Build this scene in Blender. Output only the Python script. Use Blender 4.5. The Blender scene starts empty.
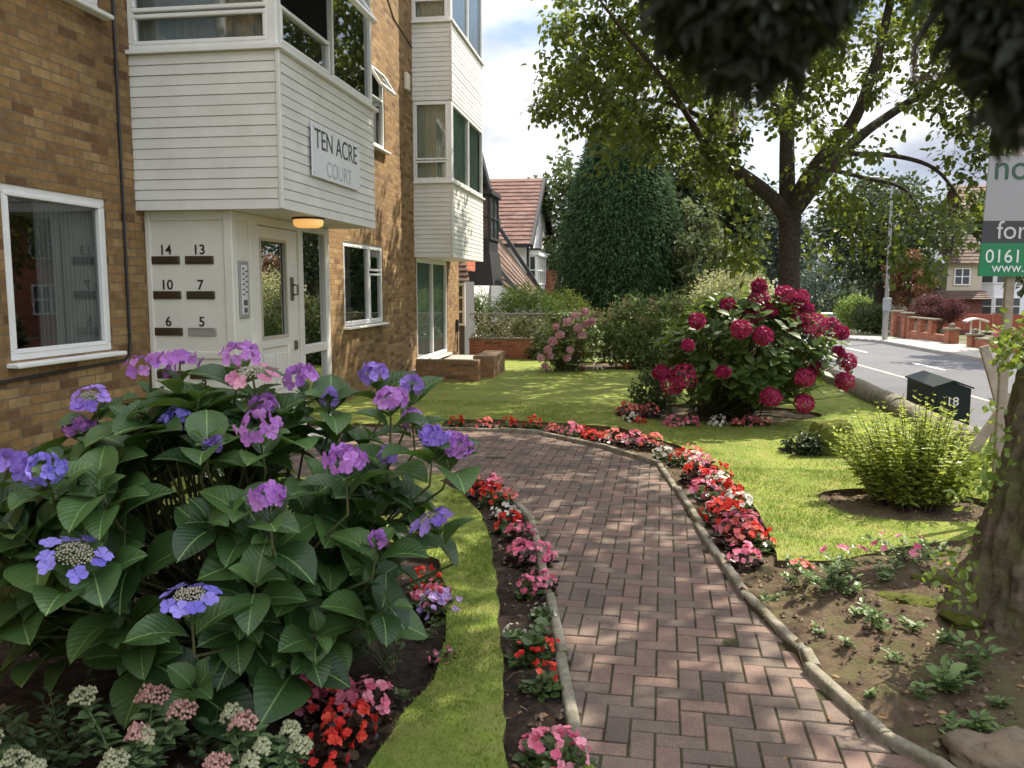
import bpy, math, random
import numpy as np
from mathutils import Vector, Matrix, noise as mnoise
from mathutils.geometry import delaunay_2d_cdt
random.seed(7); RNG = np.random.default_rng(7)
SC = bpy.context.scene
COL = SC.collection
R = math.radians

# ------------------------------------------------------------------ camera
F = 855.0; CH = 1.8; YAW = R(8.5); PIT = R(6.47)
cam = bpy.data.cameras.new('camera'); co = bpy.data.objects.new('camera', cam); COL.objects.link(co)
cam.sensor_width = 36; cam.lens = F/1024*36; cam.clip_start = .05; cam.clip_end = 2000
co.location = (0, 0, CH); co.rotation_euler = (R(90)-PIT, 0, YAW)
cam.dof.use_dof = True; cam.dof.focus_distance = 5.0; cam.dof.aperture_fstop = 7.5
SC.camera = co
# ------------------------------------------------------------------ sky and sun
SUN_AZ, SUN_EL = R(40), R(50)
SVEC = Vector((math.sin(SUN_AZ)*math.cos(SUN_EL), math.cos(SUN_AZ)*math.cos(SUN_EL), math.sin(SUN_EL)))
W = bpy.data.worlds.new('World'); SC.world = W; W.use_nodes = True
nt = W.node_tree; nt.nodes.clear()
def wn(t, **k):
    n = nt.nodes.new(t)
    for a, b in k.items(): setattr(n, a, b)
    return n
sky = wn('ShaderNodeTexSky', sky_type='NISHITA', sun_disc=False, sun_elevation=SUN_EL, sun_rotation=SUN_AZ)
tc = wn('ShaderNodeTexCoord'); mp = wn('ShaderNodeMapping'); mp.inputs['Scale'].default_value = (1.4, 1.4, 3.6)
mp.inputs['Location'].default_value = (0.3, 0.15, 0.2)
nz = wn('ShaderNodeTexNoise'); nz.inputs['Scale'].default_value = 2.1; nz.inputs['Detail'].default_value = 7; nz.inputs['Roughness'].default_value = .52
rp = wn('ShaderNodeValToRGB'); rp.color_ramp.elements[0].position = .34; rp.color_ramp.elements[1].position = .52
nz2 = wn('ShaderNodeTexNoise'); nz2.inputs['Scale'].default_value = 3.2; nz2.inputs['Detail'].default_value = 5
rp2 = wn('ShaderNodeValToRGB'); rp2.color_ramp.elements[0].position = .38; rp2.color_ramp.elements[1].position = .62
rp2.color_ramp.elements[0].color = (3.6, 3.9, 4.8, 1); rp2.color_ramp.elements[1].color = (10.5, 10.6, 10.8, 1)
mx = wn('ShaderNodeMix', data_type='RGBA'); bg = wn('ShaderNodeBackground'); bg.inputs['Strength'].default_value = .135
out = wn('ShaderNodeOutputWorld'); L = nt.links.new
L(tc.outputs['Generated'], mp.inputs['Vector']); L(mp.outputs[0], nz.inputs['Vector']); L(mp.outputs[0], nz2.inputs['Vector'])
L(nz.outputs['Fac'], rp.inputs['Fac']); L(nz2.outputs['Fac'], rp2.inputs['Fac'])
L(rp.outputs['Color'], mx.inputs['Factor']); L(sky.outputs[0], mx.inputs[6]); L(rp2.outputs[0], mx.inputs[7])
sx = wn('ShaderNodeSeparateXYZ'); L(tc.outputs['Generated'], sx.inputs[0])
lo = wn('ShaderNodeMapRange', interpolation_type='SMOOTHSTEP'); lo.inputs[1].default_value = .22; lo.inputs[2].default_value = .62; lo.inputs[3].default_value = .52; lo.inputs[4].default_value = 1.3
L(sx.outputs[2], lo.inputs[0]); dk = wn('ShaderNodeVectorMath', operation='SCALE'); L(mx.outputs[2], dk.inputs[0]); L(lo.outputs[0], dk.inputs['Scale'])
L(dk.outputs[0], bg.inputs['Color']); L(bg.outputs[0], out.inputs['Surface'])
sl = bpy.data.lights.new('sun', 'SUN'); sl.energy = 5.0; sl.angle = R(.5); sl.color = (1, .91, .76)
so = bpy.data.objects.new('sun', sl); COL.objects.link(so); so.rotation_euler = SVEC.to_track_quat('Z', 'Y').to_euler()
vs = SC.view_settings; vs.view_transform = 'Standard'; vs.look = 'None'; vs.exposure = 1.05; vs.gamma = 1; vs.use_curve_mapping = False
SC.cycles.use_denoising = True; SC.cycles.max_bounces = 8; SC.cycles.transparent_max_bounces = 12
SC.cycles.diffuse_bounces = 4; SC.cycles.caustics_reflective = False; SC.cycles.caustics_refractive = False

# ------------------------------------------------------------------ helpers
FWD = Vector((-math.sin(YAW)*math.cos(PIT), math.cos(YAW)*math.cos(PIT), -math.sin(PIT)))
RGT = Vector((math.cos(YAW), math.sin(YAW), 0)); UPV = RGT.cross(FWD)
def ray(x, y): return FWD + RGT*((x-512)/F) - UPV*((y-384)/F)
def P(x, y, d): return Vector((0, 0, CH)) + ray(x, y)*d            # a point d metres deep
def G(x, y, z=0.0):                                                  # a point of the ground
    r = ray(x, y); return Vector((0, 0, CH)) + r*((z-CH)/r.z)
def PY(x, y, Y):                                                     # a point at a world distance Y
    r = ray(x, y); return Vector((0, 0, CH)) + r*(Y/r.y)

ORG = {}
def link(o): COL.objects.link(o); return o
def tag(o, label=None, cat=None, group=None, kind=None):
    if label: o['label'] = label
    if cat: o['category'] = cat
    if group: o['group'] = group
    if kind: o['kind'] = kind
    return o
def thing(name, label, cat, loc=(0, 0, 0), group=None):
    o = bpy.data.objects.new(name, None); o.empty_display_size = .2; link(o); o.location = loc
    ORG[o] = Vector(loc)
    return tag(o, label, cat, group)
def copy_tree(o, parent=None):
    c = o.copy(); COL.objects.link(c); c.parent = parent; ORG[c] = ORG.get(o, Vector((0, 0, 0)))
    for ch in list(o.children): copy_tree(ch, c)
    return c

class NB:
    """collects pieces of geometry; build() links them as ONE mesh object"""
    def __init__(s): s.V = []; s.n = 0; s.ch = []
    def add(s, V, Fc, uv=None, rnd=None, mi=0):
        V = np.asarray(V, float).reshape(-1, 3); Fc = np.asarray(Fc, int)
        if Fc.ndim == 1: Fc = Fc[None]
        m, k = Fc.shape
        if uv is None:
            a, b, c = V[Fc[:, 0]], V[Fc[:, 1]], V[Fc[:, 2]]
            nn = np.abs(np.cross(b-a, c-a)); ax = nn.argmax(1)
            pts = V[Fc]
            u = np.where((ax == 0)[:, None], pts[:, :, 1], pts[:, :, 0]); v = np.where((ax == 2)[:, None], pts[:, :, 1], pts[:, :, 2])
            uv = np.stack([u, v], -1)
        if rnd is None: rnd = np.full(m, RNG.random())
        elif np.isscalar(rnd): rnd = np.full(m, rnd)
        s.V.append(V); s.ch.append((Fc+s.n, uv, np.asarray(rnd, float), np.full(m, mi))); s.n += len(V); return s
    def quad(s, a, b, c, d, mi=0, rnd=None): return s.add([a, b, c, d], [0, 1, 2, 3], mi=mi, rnd=rnd)
    def poly(s, pts, mi=0): return s.add(pts, list(range(len(pts))), mi=mi)
    def box(s, x0, x1, y0, y1, z0, z1, mi=0, bev=0, rnd=None):
        if bev:
            return s.obox(Vector(((x0+x1)/2, (y0+y1)/2, (z0+z1)/2)), Vector((1, 0, 0)), Vector((0, 1, 0)), (x1-x0, y1-y0, z1-z0), mi, bev, rnd)
        V = [(x, y, z) for z in (z0, z1) for y in (y0, y1) for x in (x0, x1)]
        Fc = [(0, 2, 3, 1), (4, 5, 7, 6), (0, 1, 5, 4), (2, 6, 7, 3), (0, 4, 6, 2), (1, 3, 7, 5)]
        return s.add(V, Fc, mi=mi, rnd=rnd)
    def obox(s, c, ax, ay, size, mi=0, bev=0, rnd=None):
        """box with its own axes, edges chamfered by bev"""
        c = Vector(c); ax = Vector(ax).normalized(); ay = Vector(ay).normalized(); az = ax.cross(ay)
        hx, hy, hz = [q/2 for q in size]; b = min(bev, hx*.45, hy*.45, hz*.45) if bev else 0
        def w(p): return c+ax*p[0]+ay*p[1]+az*p[2]
        if not b:
            V = [w((x*hx, y*hy, z*hz)) for z in (-1, 1) for y in (-1, 1) for x in (-1, 1)]
            return s.add(V, [(0, 2, 3, 1), (4, 5, 7, 6), (0, 1, 5, 4), (2, 6, 7, 3), (0, 4, 6, 2), (1, 3, 7, 5)], mi=mi, rnd=rnd)
        rings = []
        for z, i in ((-hz, b), (-hz+b, 0), (hz-b, 0), (hz, b)):
            q = []
            X, Y = hx-i, hy-i
            for sx, sy in ((1, 1), (-1, 1), (-1, -1), (1, -1)):
                if sx*sy > 0: q += [(sx*X, sy*(Y-b), z), (sx*(X-b), sy*Y, z)]
                else: q += [(sx*(X-b), sy*Y, z), (sx*X, sy*(Y-b), z)]
            rings.append(q)
        V = [w(p) for q in rings for p in q]; Q = []
        for k in range(3):
            for j in range(8): Q.append((k*8+j, k*8+(j+1) % 8, (k+1)*8+(j+1) % 8, (k+1)*8+j))
        r0 = RNG.random() if rnd is None else rnd
        n0 = s.n
        s.add(V, Q, mi=mi, rnd=r0)
        VV = np.array(V)
        s.add(VV[24:32], [list(range(8))], mi=mi, rnd=r0); s.add(VV[0:8][::-1], [list(range(8))], mi=mi, rnd=r0)
        return s
    def tube(s, pts, rad, n=6, mi=0, cap=True, rnd=None):
        pts = [Vector(p) for p in pts]; m = len(pts)
        if np.isscalar(rad): rad = [rad]*m
        V = []; up = None
        for i in range(m):
            t = (pts[min(i+1, m-1)]-pts[max(i-1, 0)]).normalized()
            if up is None: up = t.orthogonal().normalized()
            up = (up-t*up.dot(t)); up = up.normalized() if up.length > 1e-6 else t.orthogonal().normalized()
            sd = t.cross(up)
            for k in range(n):
                a = 2*math.pi*k/n; V.append(pts[i]+(up*math.cos(a)+sd*math.sin(a))*rad[i])
        Q = [(i*n+k, i*n+(k+1) % n, (i+1)*n+(k+1) % n, (i+1)*n+k) for i in range(m-1) for k in range(n)]
        uv = [[(q/n, i*.3), ((q+1)/n, i*.3), ((q+1)/n, i*.3+.3), (q/n, i*.3+.3)] for i in range(m-1) for q in range(n)]
        r0 = RNG.random() if rnd is None else rnd
        s.add(V, Q, uv=np.array(uv), mi=mi, rnd=r0)
        if cap:
            s.add(V[-n:], [list(range(n))], mi=mi, rnd=r0); s.add(V[:n][::-1], [list(range(n))], mi=mi, rnd=r0)
        return s
    def prism(s, pts, d, mi=0):
        """polygon (3d points) pushed along the vector d"""
        pts = [Vector(p) for p in pts]; d = Vector(d); n = len(pts)
        nn = (pts[1]-pts[0]).cross(pts[2]-pts[1])
        if nn.dot(d) < 0: pts = pts[::-1]
        q = [p+d for p in pts]
        s.poly(pts[::-1], mi); s.poly(q, mi)
        for i in range(n): s.quad(pts[i], pts[(i+1) % n], q[(i+1) % n], q[i], mi)
        return s
    def build(s, name, mats, parent=None, smooth=False):
        me = bpy.data.meshes.new(name)
        if s.n:
            V = np.concatenate(s.V)
            if parent is not None: V = V-np.array(ORG[parent])
            nf = sum(len(c[0]) for c in s.ch)
            lt = np.concatenate([np.full(len(c[0]), c[0].shape[1]) for c in s.ch])
            vi = np.concatenate([c[0].ravel() for c in s.ch]); uv = np.concatenate([np.asarray(c[1]).reshape(-1, 2) for c in s.ch])
            me.vertices.add(len(V)); me.vertices.foreach_set('co', V.ravel())
            me.loops.add(len(vi)); me.loops.foreach_set('vertex_index', vi)
            me.polygons.add(nf); me.polygons.foreach_set('loop_start', np.concatenate([[0], np.cumsum(lt)[:-1]]))
            me.polygons.foreach_set('material_index', np.concatenate([c[3] for c in s.ch]))
            me.polygons.foreach_set('use_smooth', np.full(nf, bool(smooth)))
            me.update(calc_edges=True)
            me.uv_layers.new(name='UVMap').data.foreach_set('uv', uv.ravel())
            at = me.attributes.new('rnd', 'FLOAT', 'FACE'); at.data.foreach_set('value', np.concatenate([c[2] for c in s.ch]))
            me.validate()
        for m in (mats if isinstance(mats, (list, tuple)) else [mats]): me.materials.append(m)
        o = bpy.data.objects.new(name, me); link(o)
        if parent is not None: o.parent = parent; ORG[o] = ORG[parent]
        return o

# ---- leaves: many small bent blades, placed by numpy
def tmpl(kind):
    if kind == 'simple':
        V = [(0, 0, 0), (.5, .45, .12), (0, 1, -.05), (-.5, .45, .12)]; Fc = [(0, 1, 2), (0, 2, 3)]
    elif kind == 'oval':
        V = [(0, 0, 0), (0, .4, 0), (0, .75, -.03), (0, 1, -.1), (.42, .3, .1), (.38, .68, .05), (-.42, .3, .1), (-.38, .68, .05)]
        Fc = [(0, 4, 1), (0, 1, 6), (1, 4, 5), (1, 5, 2), (1, 7, 6), (1, 2, 7), (2, 5, 3), (2, 3, 7)]
    elif kind == 'round':
        V = [(0, 0, 0), (.4, .18, .08), (.52, .55, .1), (.3, .92, .02), (0, 1, -.05), (-.3, .92, .02), (-.52, .55, .1), (-.4, .18, .08), (0, .5, -.04)]
        Fc = [(8, i, i+1) for i in range(7)]+[(8, 7, 0)]
    elif kind == 'big':
        t = [0, .08, .22, .42, .62, .80, .93, 1.0]; w = [0, .2, .40, .50, .47, .33, .15, 0]
        V = []; Fc = []
        for a, b in zip(t, w):
            z = .10*math.sin(a*2.6)-.22*a*a
            V += [(-b, a, z+.28*b), (-b*.5, a+.01, z+.17*b), (0, a, z), (b*.5, a+.01, z+.17*b), (b, a, z+.28*b)]
        for i in range(len(t)-1):
            for k in range(4):
                q = i*5+k; Fc += [(q, q+1, q+6), (q, q+6, q+5)]
    elif kind == 'strip':
        V = [(-.5, 0, 0), (.5, 0, 0), (.35, .5, .1), (-.35, .5, .1), (0, 1, -.12)]; Fc = [(0, 1, 2), (0, 2, 3), (3, 2, 4)]
    return np.array(V, float), np.array(Fc)
TM = {k: tmpl(k) for k in ('simple', 'oval', 'round', 'big', 'strip')}
def norm(a): return a/np.maximum(np.linalg.norm(a, axis=-1, keepdims=True), 1e-9)
def leaves(nb, C, D, N, length, width, kind='simple', mi=0, rnd=None):
    C = np.asarray(C, float).reshape(-1, 3); n = len(C)
    if n == 0: return
    D = norm(np.asarray(D, float).reshape(-1, 3)); N = np.asarray(N, float).reshape(-1, 3)
    S = norm(np.cross(D, N)); N = np.cross(S, D)
    T, Fc = TM[kind]; k = len(T)
    Ln = np.broadcast_to(np.asarray(length, float), (n,))[:, None, None]; Wd = np.broadcast_to(np.asarray(width, float), (n,))[:, None, None]
    V = C[:, None]+S[:, None]*T[None, :, 0, None]*Wd+D[:, None]*T[None, :, 1, None]*Ln+N[:, None]*T[None, :, 2, None]*Ln
    FF = (Fc[None]+(np.arange(n)*k)[:, None, None]).reshape(-1, 3)
    uv = np.tile(T[Fc][:, :, :2], (n, 1, 1))
    r = RNG.random(n) if rnd is None else np.broadcast_to(rnd, (n,))
    nb.add(V.reshape(-1, 3), FF, uv=uv, rnd=np.repeat(r, len(Fc)), mi=mi)
def rdir(n): return norm(RNG.normal(size=(n, 3)))
def clumps(nb, cen, rad, per, ln, wd, kind='simple', droop=.3, mi=0, shell=.5, sq=(1, 1, 1)):
    cen = np.asarray(cen, float).reshape(-1, 3); m = len(cen)
    rad = np.broadcast_to(np.asarray(rad, float), (m,))
    d = rdir(m*per); q = d*(shell+(1-shell)*RNG.random((m*per, 1)))*np.repeat(rad, per)[:, None]*np.array(sq)
    C = np.repeat(cen, per, 0)+q
    D = d*.7+RNG.normal(size=d.shape)*.6+np.array([0, 0, -droop]); N = d*.5+np.array([0, 0, .9])+RNG.normal(size=d.shape)*.45
    s = .7+.6*RNG.random(m*per)
    rn = np.clip(np.repeat(RNG.random(m), per)*.5+RNG.random(m*per)*.5, 0, 1)
    leaves(nb, C, D, N, ln*s, wd*s, kind, mi, rn)

# ------------------------------------------------------------------ materials
MATS = {}
def mat(name, col, rough=.6, spec=.5, metal=0, noise=None, bump=None, col2=None, uvnoise=False, emit=None):
    if name in MATS: return MATS[name]
    m = bpy.data.materials.new(name); m.use_nodes = True; t = m.node_tree; b = t.nodes['Principled BSDF']
    b.inputs['Base Color'].default_value = (*col, 1); b.inputs['Roughness'].default_value = rough; b.inputs['Metallic'].default_value = metal
    b.inputs['Specular IOR Level'].default_value = spec
    if noise:
        tc = t.nodes.new('ShaderNodeTexCoord'); n = t.nodes.new('ShaderNodeTexNoise'); n.inputs['Scale'].default_value = noise; n.inputs['Detail'].default_value = 6; n.inputs['Roughness'].default_value = .65
        rp = t.nodes.new('ShaderNodeValToRGB'); rp.color_ramp.elements[0].position = .33; rp.color_ramp.elements[1].position = .67
        c2 = col2 or tuple(c*.7 for c in col)
        rp.color_ramp.elements[0].color = (*c2, 1); rp.color_ramp.elements[1].color = (*col, 1)
        t.links.new(tc.outputs['Object'], n.inputs['Vector']); t.links.new(n.outputs['Fac'], rp.inputs['Fac']); t.links.new(rp.outputs[0], b.inputs['Base Color'])
        if bump:
            bp = t.nodes.new('ShaderNodeBump'); bp.inputs['Strength'].default_value = bump; bp.inputs['Distance'].default_value = .02
            t.links.new(n.outputs['Fac'], bp.inputs['Height']); t.links.new(bp.outputs[0], b.inputs['Normal'])
    if emit:
        b.inputs['Emission Color'].default_value = (*emit[:3], 1); b.inputs['Emission Strength'].default_value = emit[3]
    MATS[name] = m; return m
def leaf_mat(name, c1, c2, trans=.35, rough=.45, veins=False, spec=.4, tcol=None):
    m = bpy.data.materials.new(name); m.use_nodes = True; t = m.node_tree; N = t.nodes; K = t.links.new
    b = N['Principled BSDF']; o = N['Material Output']; b.inputs['Roughness'].default_value = rough; b.inputs['Specular IOR Level'].default_value = spec
    at = N.new('ShaderNodeAttribute'); at.attribute_name = 'rnd'
    mx = N.new('ShaderNodeMix'); mx.data_type = 'RGBA'; mx.inputs[6].default_value = (*c1, 1); mx.inputs[7].default_value = (*c2, 1)
    K(at.outputs['Fac'], mx.inputs['Factor']); c = mx.outputs[2]
    if veins:
        uv = N.new('ShaderNodeUVMap'); sp = N.new('ShaderNodeSeparateXYZ'); K(uv.outputs[0], sp.inputs[0])
        ab = N.new('ShaderNodeMath'); ab.operation = 'ABSOLUTE'; K(sp.outputs[0], ab.inputs[0])
        mid = N.new('ShaderNodeMath'); mid.operation = 'LESS_THAN'; mid.inputs[1].default_value = .014; K(ab.outputs[0], mid.inputs[0])
        ma = N.new('ShaderNodeMath'); ma.operation = 'MULTIPLY_ADD'; ma.inputs[1].default_value = -.75; K(ab.outputs[0], ma.inputs[0]); K(sp.outputs[1], ma.inputs[2])
        sc = N.new('ShaderNodeMath'); sc.operation = 'MULTIPLY'; sc.inputs[1].default_value = 9; K(ma.outputs[0], sc.inputs[0])
        fr = N.new('ShaderNodeMath'); fr.operation = 'FRACT'; K(sc.outputs[0], fr.inputs[0])
        pg = N.new('ShaderNodeMath'); pg.operation = 'PINGPONG'; pg.inputs[1].default_value = .5; K(fr.outputs[0], pg.inputs[0])
        lt = N.new('ShaderNodeMath'); lt.operation = 'LESS_THAN'; lt.inputs[1].default_value = .07; K(pg.outputs[0], lt.inputs[0])
        hf = N.new('ShaderNodeMath'); hf.operation = 'MULTIPLY'; hf.inputs[1].default_value = .09; K(lt.outputs[0], hf.inputs[0])
        mxx = N.new('ShaderNodeMath'); mxx.operation = 'MAXIMUM'; K(mid.outputs[0], mxx.inputs[0]); K(hf.outputs[0], mxx.inputs[1])
        m2 = N.new('ShaderNodeMix'); m2.data_type = 'RGBA'; m2.inputs[7].default_value = (c2[0]*2.2+.03, c2[1]*1.9+.03, c2[2]*2+.02, 1)
        K(mxx.outputs[0], m2.inputs['Factor']); K(c, m2.inputs[6]); c = m2.outputs[2]
        bp = N.new('ShaderNodeBump'); bp.inputs['Strength'].default_value = .4; bp.inputs['Distance'].default_value = .006
        K(pg.outputs[0], bp.inputs['Height']); K(bp.outputs[0], b.inputs['Normal'])
    K(c, b.inputs['Base Color'])
    tr = N.new('ShaderNodeBsdfTranslucent'); ms = N.new('ShaderNodeMixShader'); ms.inputs[0].default_value = trans
    if tcol: 
        mt = N.new('ShaderNodeMix'); mt.data_type = 'RGBA'; mt.blend_type = 'MIX'; mt.inputs['Factor'].default_value = .6; K(c, mt.inputs[6]); mt.inputs[7].default_value = (*tcol, 1); K(mt.outputs[2], tr.inputs[0])
    else: K(c, tr.inputs[0])
    K(b.outputs[0], ms.inputs[1]); K(tr.outputs[0], ms.inputs[2]); K(ms.outputs[0], o.inputs[0])
    MATS[name] = m; return m
def brick_mat(name, c1, c2, c3, mortar, bw=.225, bh=.0765):
    m = bpy.data.materials.new(name); m.use_nodes = True; t = m.node_tree; N = t.nodes; K = t.links.new; b = N['Principled BSDF']
    uv = N.new('ShaderNodeUVMap'); br = N.new('ShaderNodeTexBrick')
    br.inputs['Scale'].default_value = 1; br.inputs['Brick Width'].default_value = bw; br.inputs['Row Height'].default_value = bh
    br.inputs['Mortar Size'].default_value = .006; br.inputs['Mortar Smooth'].default_value = .3; br.offset = .5; br.squash = 1
    br.inputs['Color1'].default_value = (0, 0, 0, 1); br.inputs['Color2'].default_value = (1, 1, 1, 1); br.inputs['Mortar'].default_value = (.5, .5, .5, 1)
    K(uv.outputs[0], br.inputs['Vector'])
    rp = N.new('ShaderNodeValToRGB'); e = rp.color_ramp.elements; e[0].color = (*c3, 1); e[1].color = (*c2, 1); e[0].position = .05; e[1].position = .95
    x = e.new(.3); x.color = (*c1, 1); x = e.new(.6); x.color = (c1[0]*1.12, c1[1]*1.08, c1[2], 1)
    K(br.outputs['Color'], rp.inputs['Fac'])
    nz = N.new('ShaderNodeTexNoise'); nz.inputs['Scale'].default_value = 14; nz.inputs['Detail'].default_value = 6; K(uv.outputs[0], nz.inputs['Vector'])
    nl = N.new('ShaderNodeTexNoise'); nl.inputs['Scale'].default_value = .8; nl.inputs['Detail'].default_value = 4; K(uv.outputs[0], nl.inputs['Vector'])
    mu = N.new('ShaderNodeMix'); mu.data_type = 'RGBA'; mu.blend_type = 'OVERLAY'; mu.inputs['Factor'].default_value = .55; K(rp.outputs[0], mu.inputs[6]); K(nz.outputs['Fac'], mu.inputs[7])
    mu2 = N.new('ShaderNodeMix'); mu2.data_type = 'RGBA'; mu2.blend_type = 'OVERLAY'; mu2.inputs['Factor'].default_value = .5; K(mu.outputs[2], mu2.inputs[6]); K(nl.outputs['Fac'], mu2.inputs[7])
    mm = N.new('ShaderNodeMix'); mm.data_type = 'RGBA'; mm.inputs[7].default_value = (*mortar, 1); K(br.outputs['Fac'], mm.inputs['Factor']); K(mu2.outputs[2], mm.inputs[6])
    K(mm.outputs[2], b.inputs['Base Color']); b.inputs['Roughness'].default_value = .85; b.inputs['Specular IOR Level'].default_value = .25
    sb = N.new('ShaderNodeMath'); sb.operation = 'MULTIPLY_ADD'; sb.inputs[1].default_value = -1; K(br.outputs['Fac'], sb.inputs[0])
    s2 = N.new('ShaderNodeMath'); s2.operation = 'MULTIPLY'; s2.inputs[1].default_value = .4; K(nz.outputs['Fac'], s2.inputs[0]); K(s2.outputs[0], sb.inputs[2])
    bp = N.new('ShaderNodeBump'); bp.inputs['Strength'].default_value = .7; bp.inputs['Distance'].default_value = .006; K(sb.outputs[0], bp.inputs['Height']); K(bp.outputs[0], b.inputs['Normal'])
    MATS[name] = m; return m
def glass_mat(name, refl=.3, tint=(.8, .85, .83)):
    m = bpy.data.materials.new(name); m.use_nodes = True; t = m.node_tree; N = t.nodes; K = t.links.new; N.remove(N['Principled BSDF'])
    tr = N.new('ShaderNodeBsdfTransparent'); tr.inputs[0].default_value = (*tint, 1); gl = N.new('ShaderNodeBsdfGlossy'); gl.inputs['Roughness'].default_value = .01; gl.inputs[0].default_value = (.9, .92, .92, 1)
    lw = N.new('ShaderNodeLayerWeight'); lw.inputs[0].default_value = .25; mr = N.new('ShaderNodeMapRange'); mr.inputs[3].default_value = refl; mr.inputs[4].default_value = .95
    K(lw.outputs['Fresnel'], mr.inputs[0]); ms = N.new('ShaderNodeMixShader'); K(mr.outputs[0], ms.inputs[0]); K(tr.outputs[0], ms.inputs[1]); K(gl.outputs[0], ms.inputs[2])
    K(ms.outputs[0], N['Material Output'].inputs[0]); MATS[name] = m; return m

BUFF = brick_mat('buff_brick', (.225, .136, .058), (.30, .195, .088), (.145, .076, .034), (.17, .13, .085))
REDB = brick_mat('red_brick', (.30, .10, .055), (.36, .14, .08), (.2, .07, .04), (.28, .2, .16))
BRNB = brick_mat('brown_brick', (.22, .12, .06), (.28, .17, .09), (.15, .08, .04), (.16, .13, .1))
WHITE = mat('white_upvc', (.80, .80, .77), .35, noise=6, col2=(.74, .74, .70))
CLAD = mat('white_cladding', (.73, .725, .68), .5, noise=2.2, col2=(.63, .62, .565))
DOORM = mat('cream_paint', (.70, .68, .60), .4, noise=4, col2=(.64, .62, .54))
BLACK = mat('black_metal', (.015, .015, .016), .4)
GREYM = mat('grey_metal', (.42, .43, .44), .35, metal=.7)
BRASS = mat('dull_brass', (.09, .065, .04), .28, metal=.6)
ROOMM = mat('dim_room', (.09, .095, .085), .9)
CURT = mat('grey_curtain', (.30, .31, .30), .9)
BLIND = mat('pale_blind', (.66, .67, .58), .8)
TEAL = mat('teal_blind', (.62, .76, .72), .8)
INK = mat('ink', (.012, .012, .012), .5)
GLASS = glass_mat('window_glass', .34); GLASS2 = glass_mat('net_glass', .10); DGLASS = glass_mat('door_glass', .8, (.5, .53, .52))
BARK = mat('bark', (.085, .065, .05), .95, .2, noise=16, bump=1.0, col2=(.028, .022, .016))
STEM = mat('green_stem', (.09, .12, .04), .7, noise=20, col2=(.07, .055, .03))
def text(body, size, origin, xdir, ydir, m, name, parent, ext=.002, bold=0, align='CENTER'):
    cu = bpy.data.curves.new(name, 'FONT'); cu.body = body; cu.size = size; cu.extrude = ext; cu.align_x = align; cu.offset = bold
    t = bpy.data.objects.new(name, cu); link(t)
    dg = bpy.context.evaluated_depsgraph_get(); dg.update()
    me = bpy.data.meshes.new_from_object(t.evaluated_get(dg)); bpy.data.objects.remove(t)
    xd = Vector(xdir).normalized(); yd = Vector(ydir).normalized(); zd = xd.cross(yd)
    M = Matrix((xd, yd, zd)).transposed().to_4x4(); M.translation = Vector(origin)-(ORG[parent] if parent else Vector())
    me.transform(M); me.materials.clear(); me.materials.append(m)
    o = bpy.data.objects.new(name, me); link(o); o.name = name
    if parent: o.parent = parent; ORG[o] = ORG[parent]
    return o
# ------------------------------------------------------------------ the ground
def g2(*pts): return [tuple(G(x, y)[:2]) for x, y in pts]
def smooth_poly(p, k=2, closed=False):
    for _ in range(k):
        q = [] if closed else [p[0]]
        n = len(p)
        for i in range(n if closed else n-1):
            a, b = np.array(p[i]), np.array(p[(i+1) % n]); q += [tuple(a*.75+b*.25), tuple(a*.25+b*.75)]
        if not closed: q.append(p[-1])
        p = q
    return p
LEDGE = g2((640, 860), (590, 768), (566, 656), (553, 597), (543, 550), (535, 520), (513, 497), (488, 484), (452, 477)) + [(-2.6, 7.5), (-3.66, 7.4)]
REDGE = [(-3.66, 10.6)] + g2((440, 430), (500, 432), (540, 435), (600, 448), (657, 466), (673, 490), (696, 527), (743, 600), (797, 656), (805, 672), (881, 742), (930, 768), (1010, 830))
PATH = LEDGE + REDGE
B1 = LEDGE[1:8] + g2((452, 480), (440, 484)) + g2((462, 496), (480, 517), (491, 545), (497, 590), (500, 640), (503, 700), (505, 768), (520, 840))
B2 = g2((330, 850), (376, 768), (402, 722), (432, 686), (446, 645), (447, 600), (438, 565), (400, 548), (300, 542), (150, 545)) + [(-3.3, 5.4), (-4.4, 5.0), (-4.4, .4), (-1.0, .4)]
B3 = REDGE[1:] + [(1.6, 1.2), (3.5, 1.2), (3.5, 6.0)] + g2((1010, 528), (960, 545), (900, 552), (830, 566), (778, 566), (768, 535), (752, 505), (722, 475), (682, 449), (620, 431), (560, 425), (500, 422), (446, 422))
def ell(cx, cy, rx, ry, n=28, wob=.08):
    return [(cx+rx*(1+wob*math.sin(3*a+1))*math.cos(a), cy+ry*(1+wob*math.cos(2*a))*math.sin(a)) for a in [2*math.pi*i/n for i in range(n)]]
c4 = (G(612, 418)+G(815, 418))/2; B4 = ell(c4.x, c4.y+.25, (G(815, 418)-G(612, 418)).length/2, .95)
c5 = G(893, 508); B5 = ell(c5.x+.12, c5.y, .72, .58)
B6 = [(-1.75, 18.4), (1.6, 18.6), (3.2, 19.2), (3.2, 20.4), (-1.9, 20.4)]
B7 = [(c[0], c[1]) for c in ell(G(815, 456).x, G(815, 456).y+.1, .38, .28)]
BEDS = [B1, B2, B3, B4, B5, B6, B7]
XW = 3.55                                                            # the garden wall along the pavement
GARDEN = [(-4.5, -1.5), (XW, -1.5), (XW, 21.2), (-4.5, 21.2)]
def inpoly(px, py, poly):
    poly = np.asarray(poly); r = np.zeros(len(px), bool); n = len(poly)
    for i in range(n):
        x0, y0 = poly[i]; x1, y1 = poly[(i+1) % n]
        c = ((y0 > py) != (y1 > py)); 
        with np.errstate(divide='ignore', invalid='ignore'): xx = (x1-x0)*(py-y0)/(y1-y0)+x0
        r ^= c & (px < xx)
    return r
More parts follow.
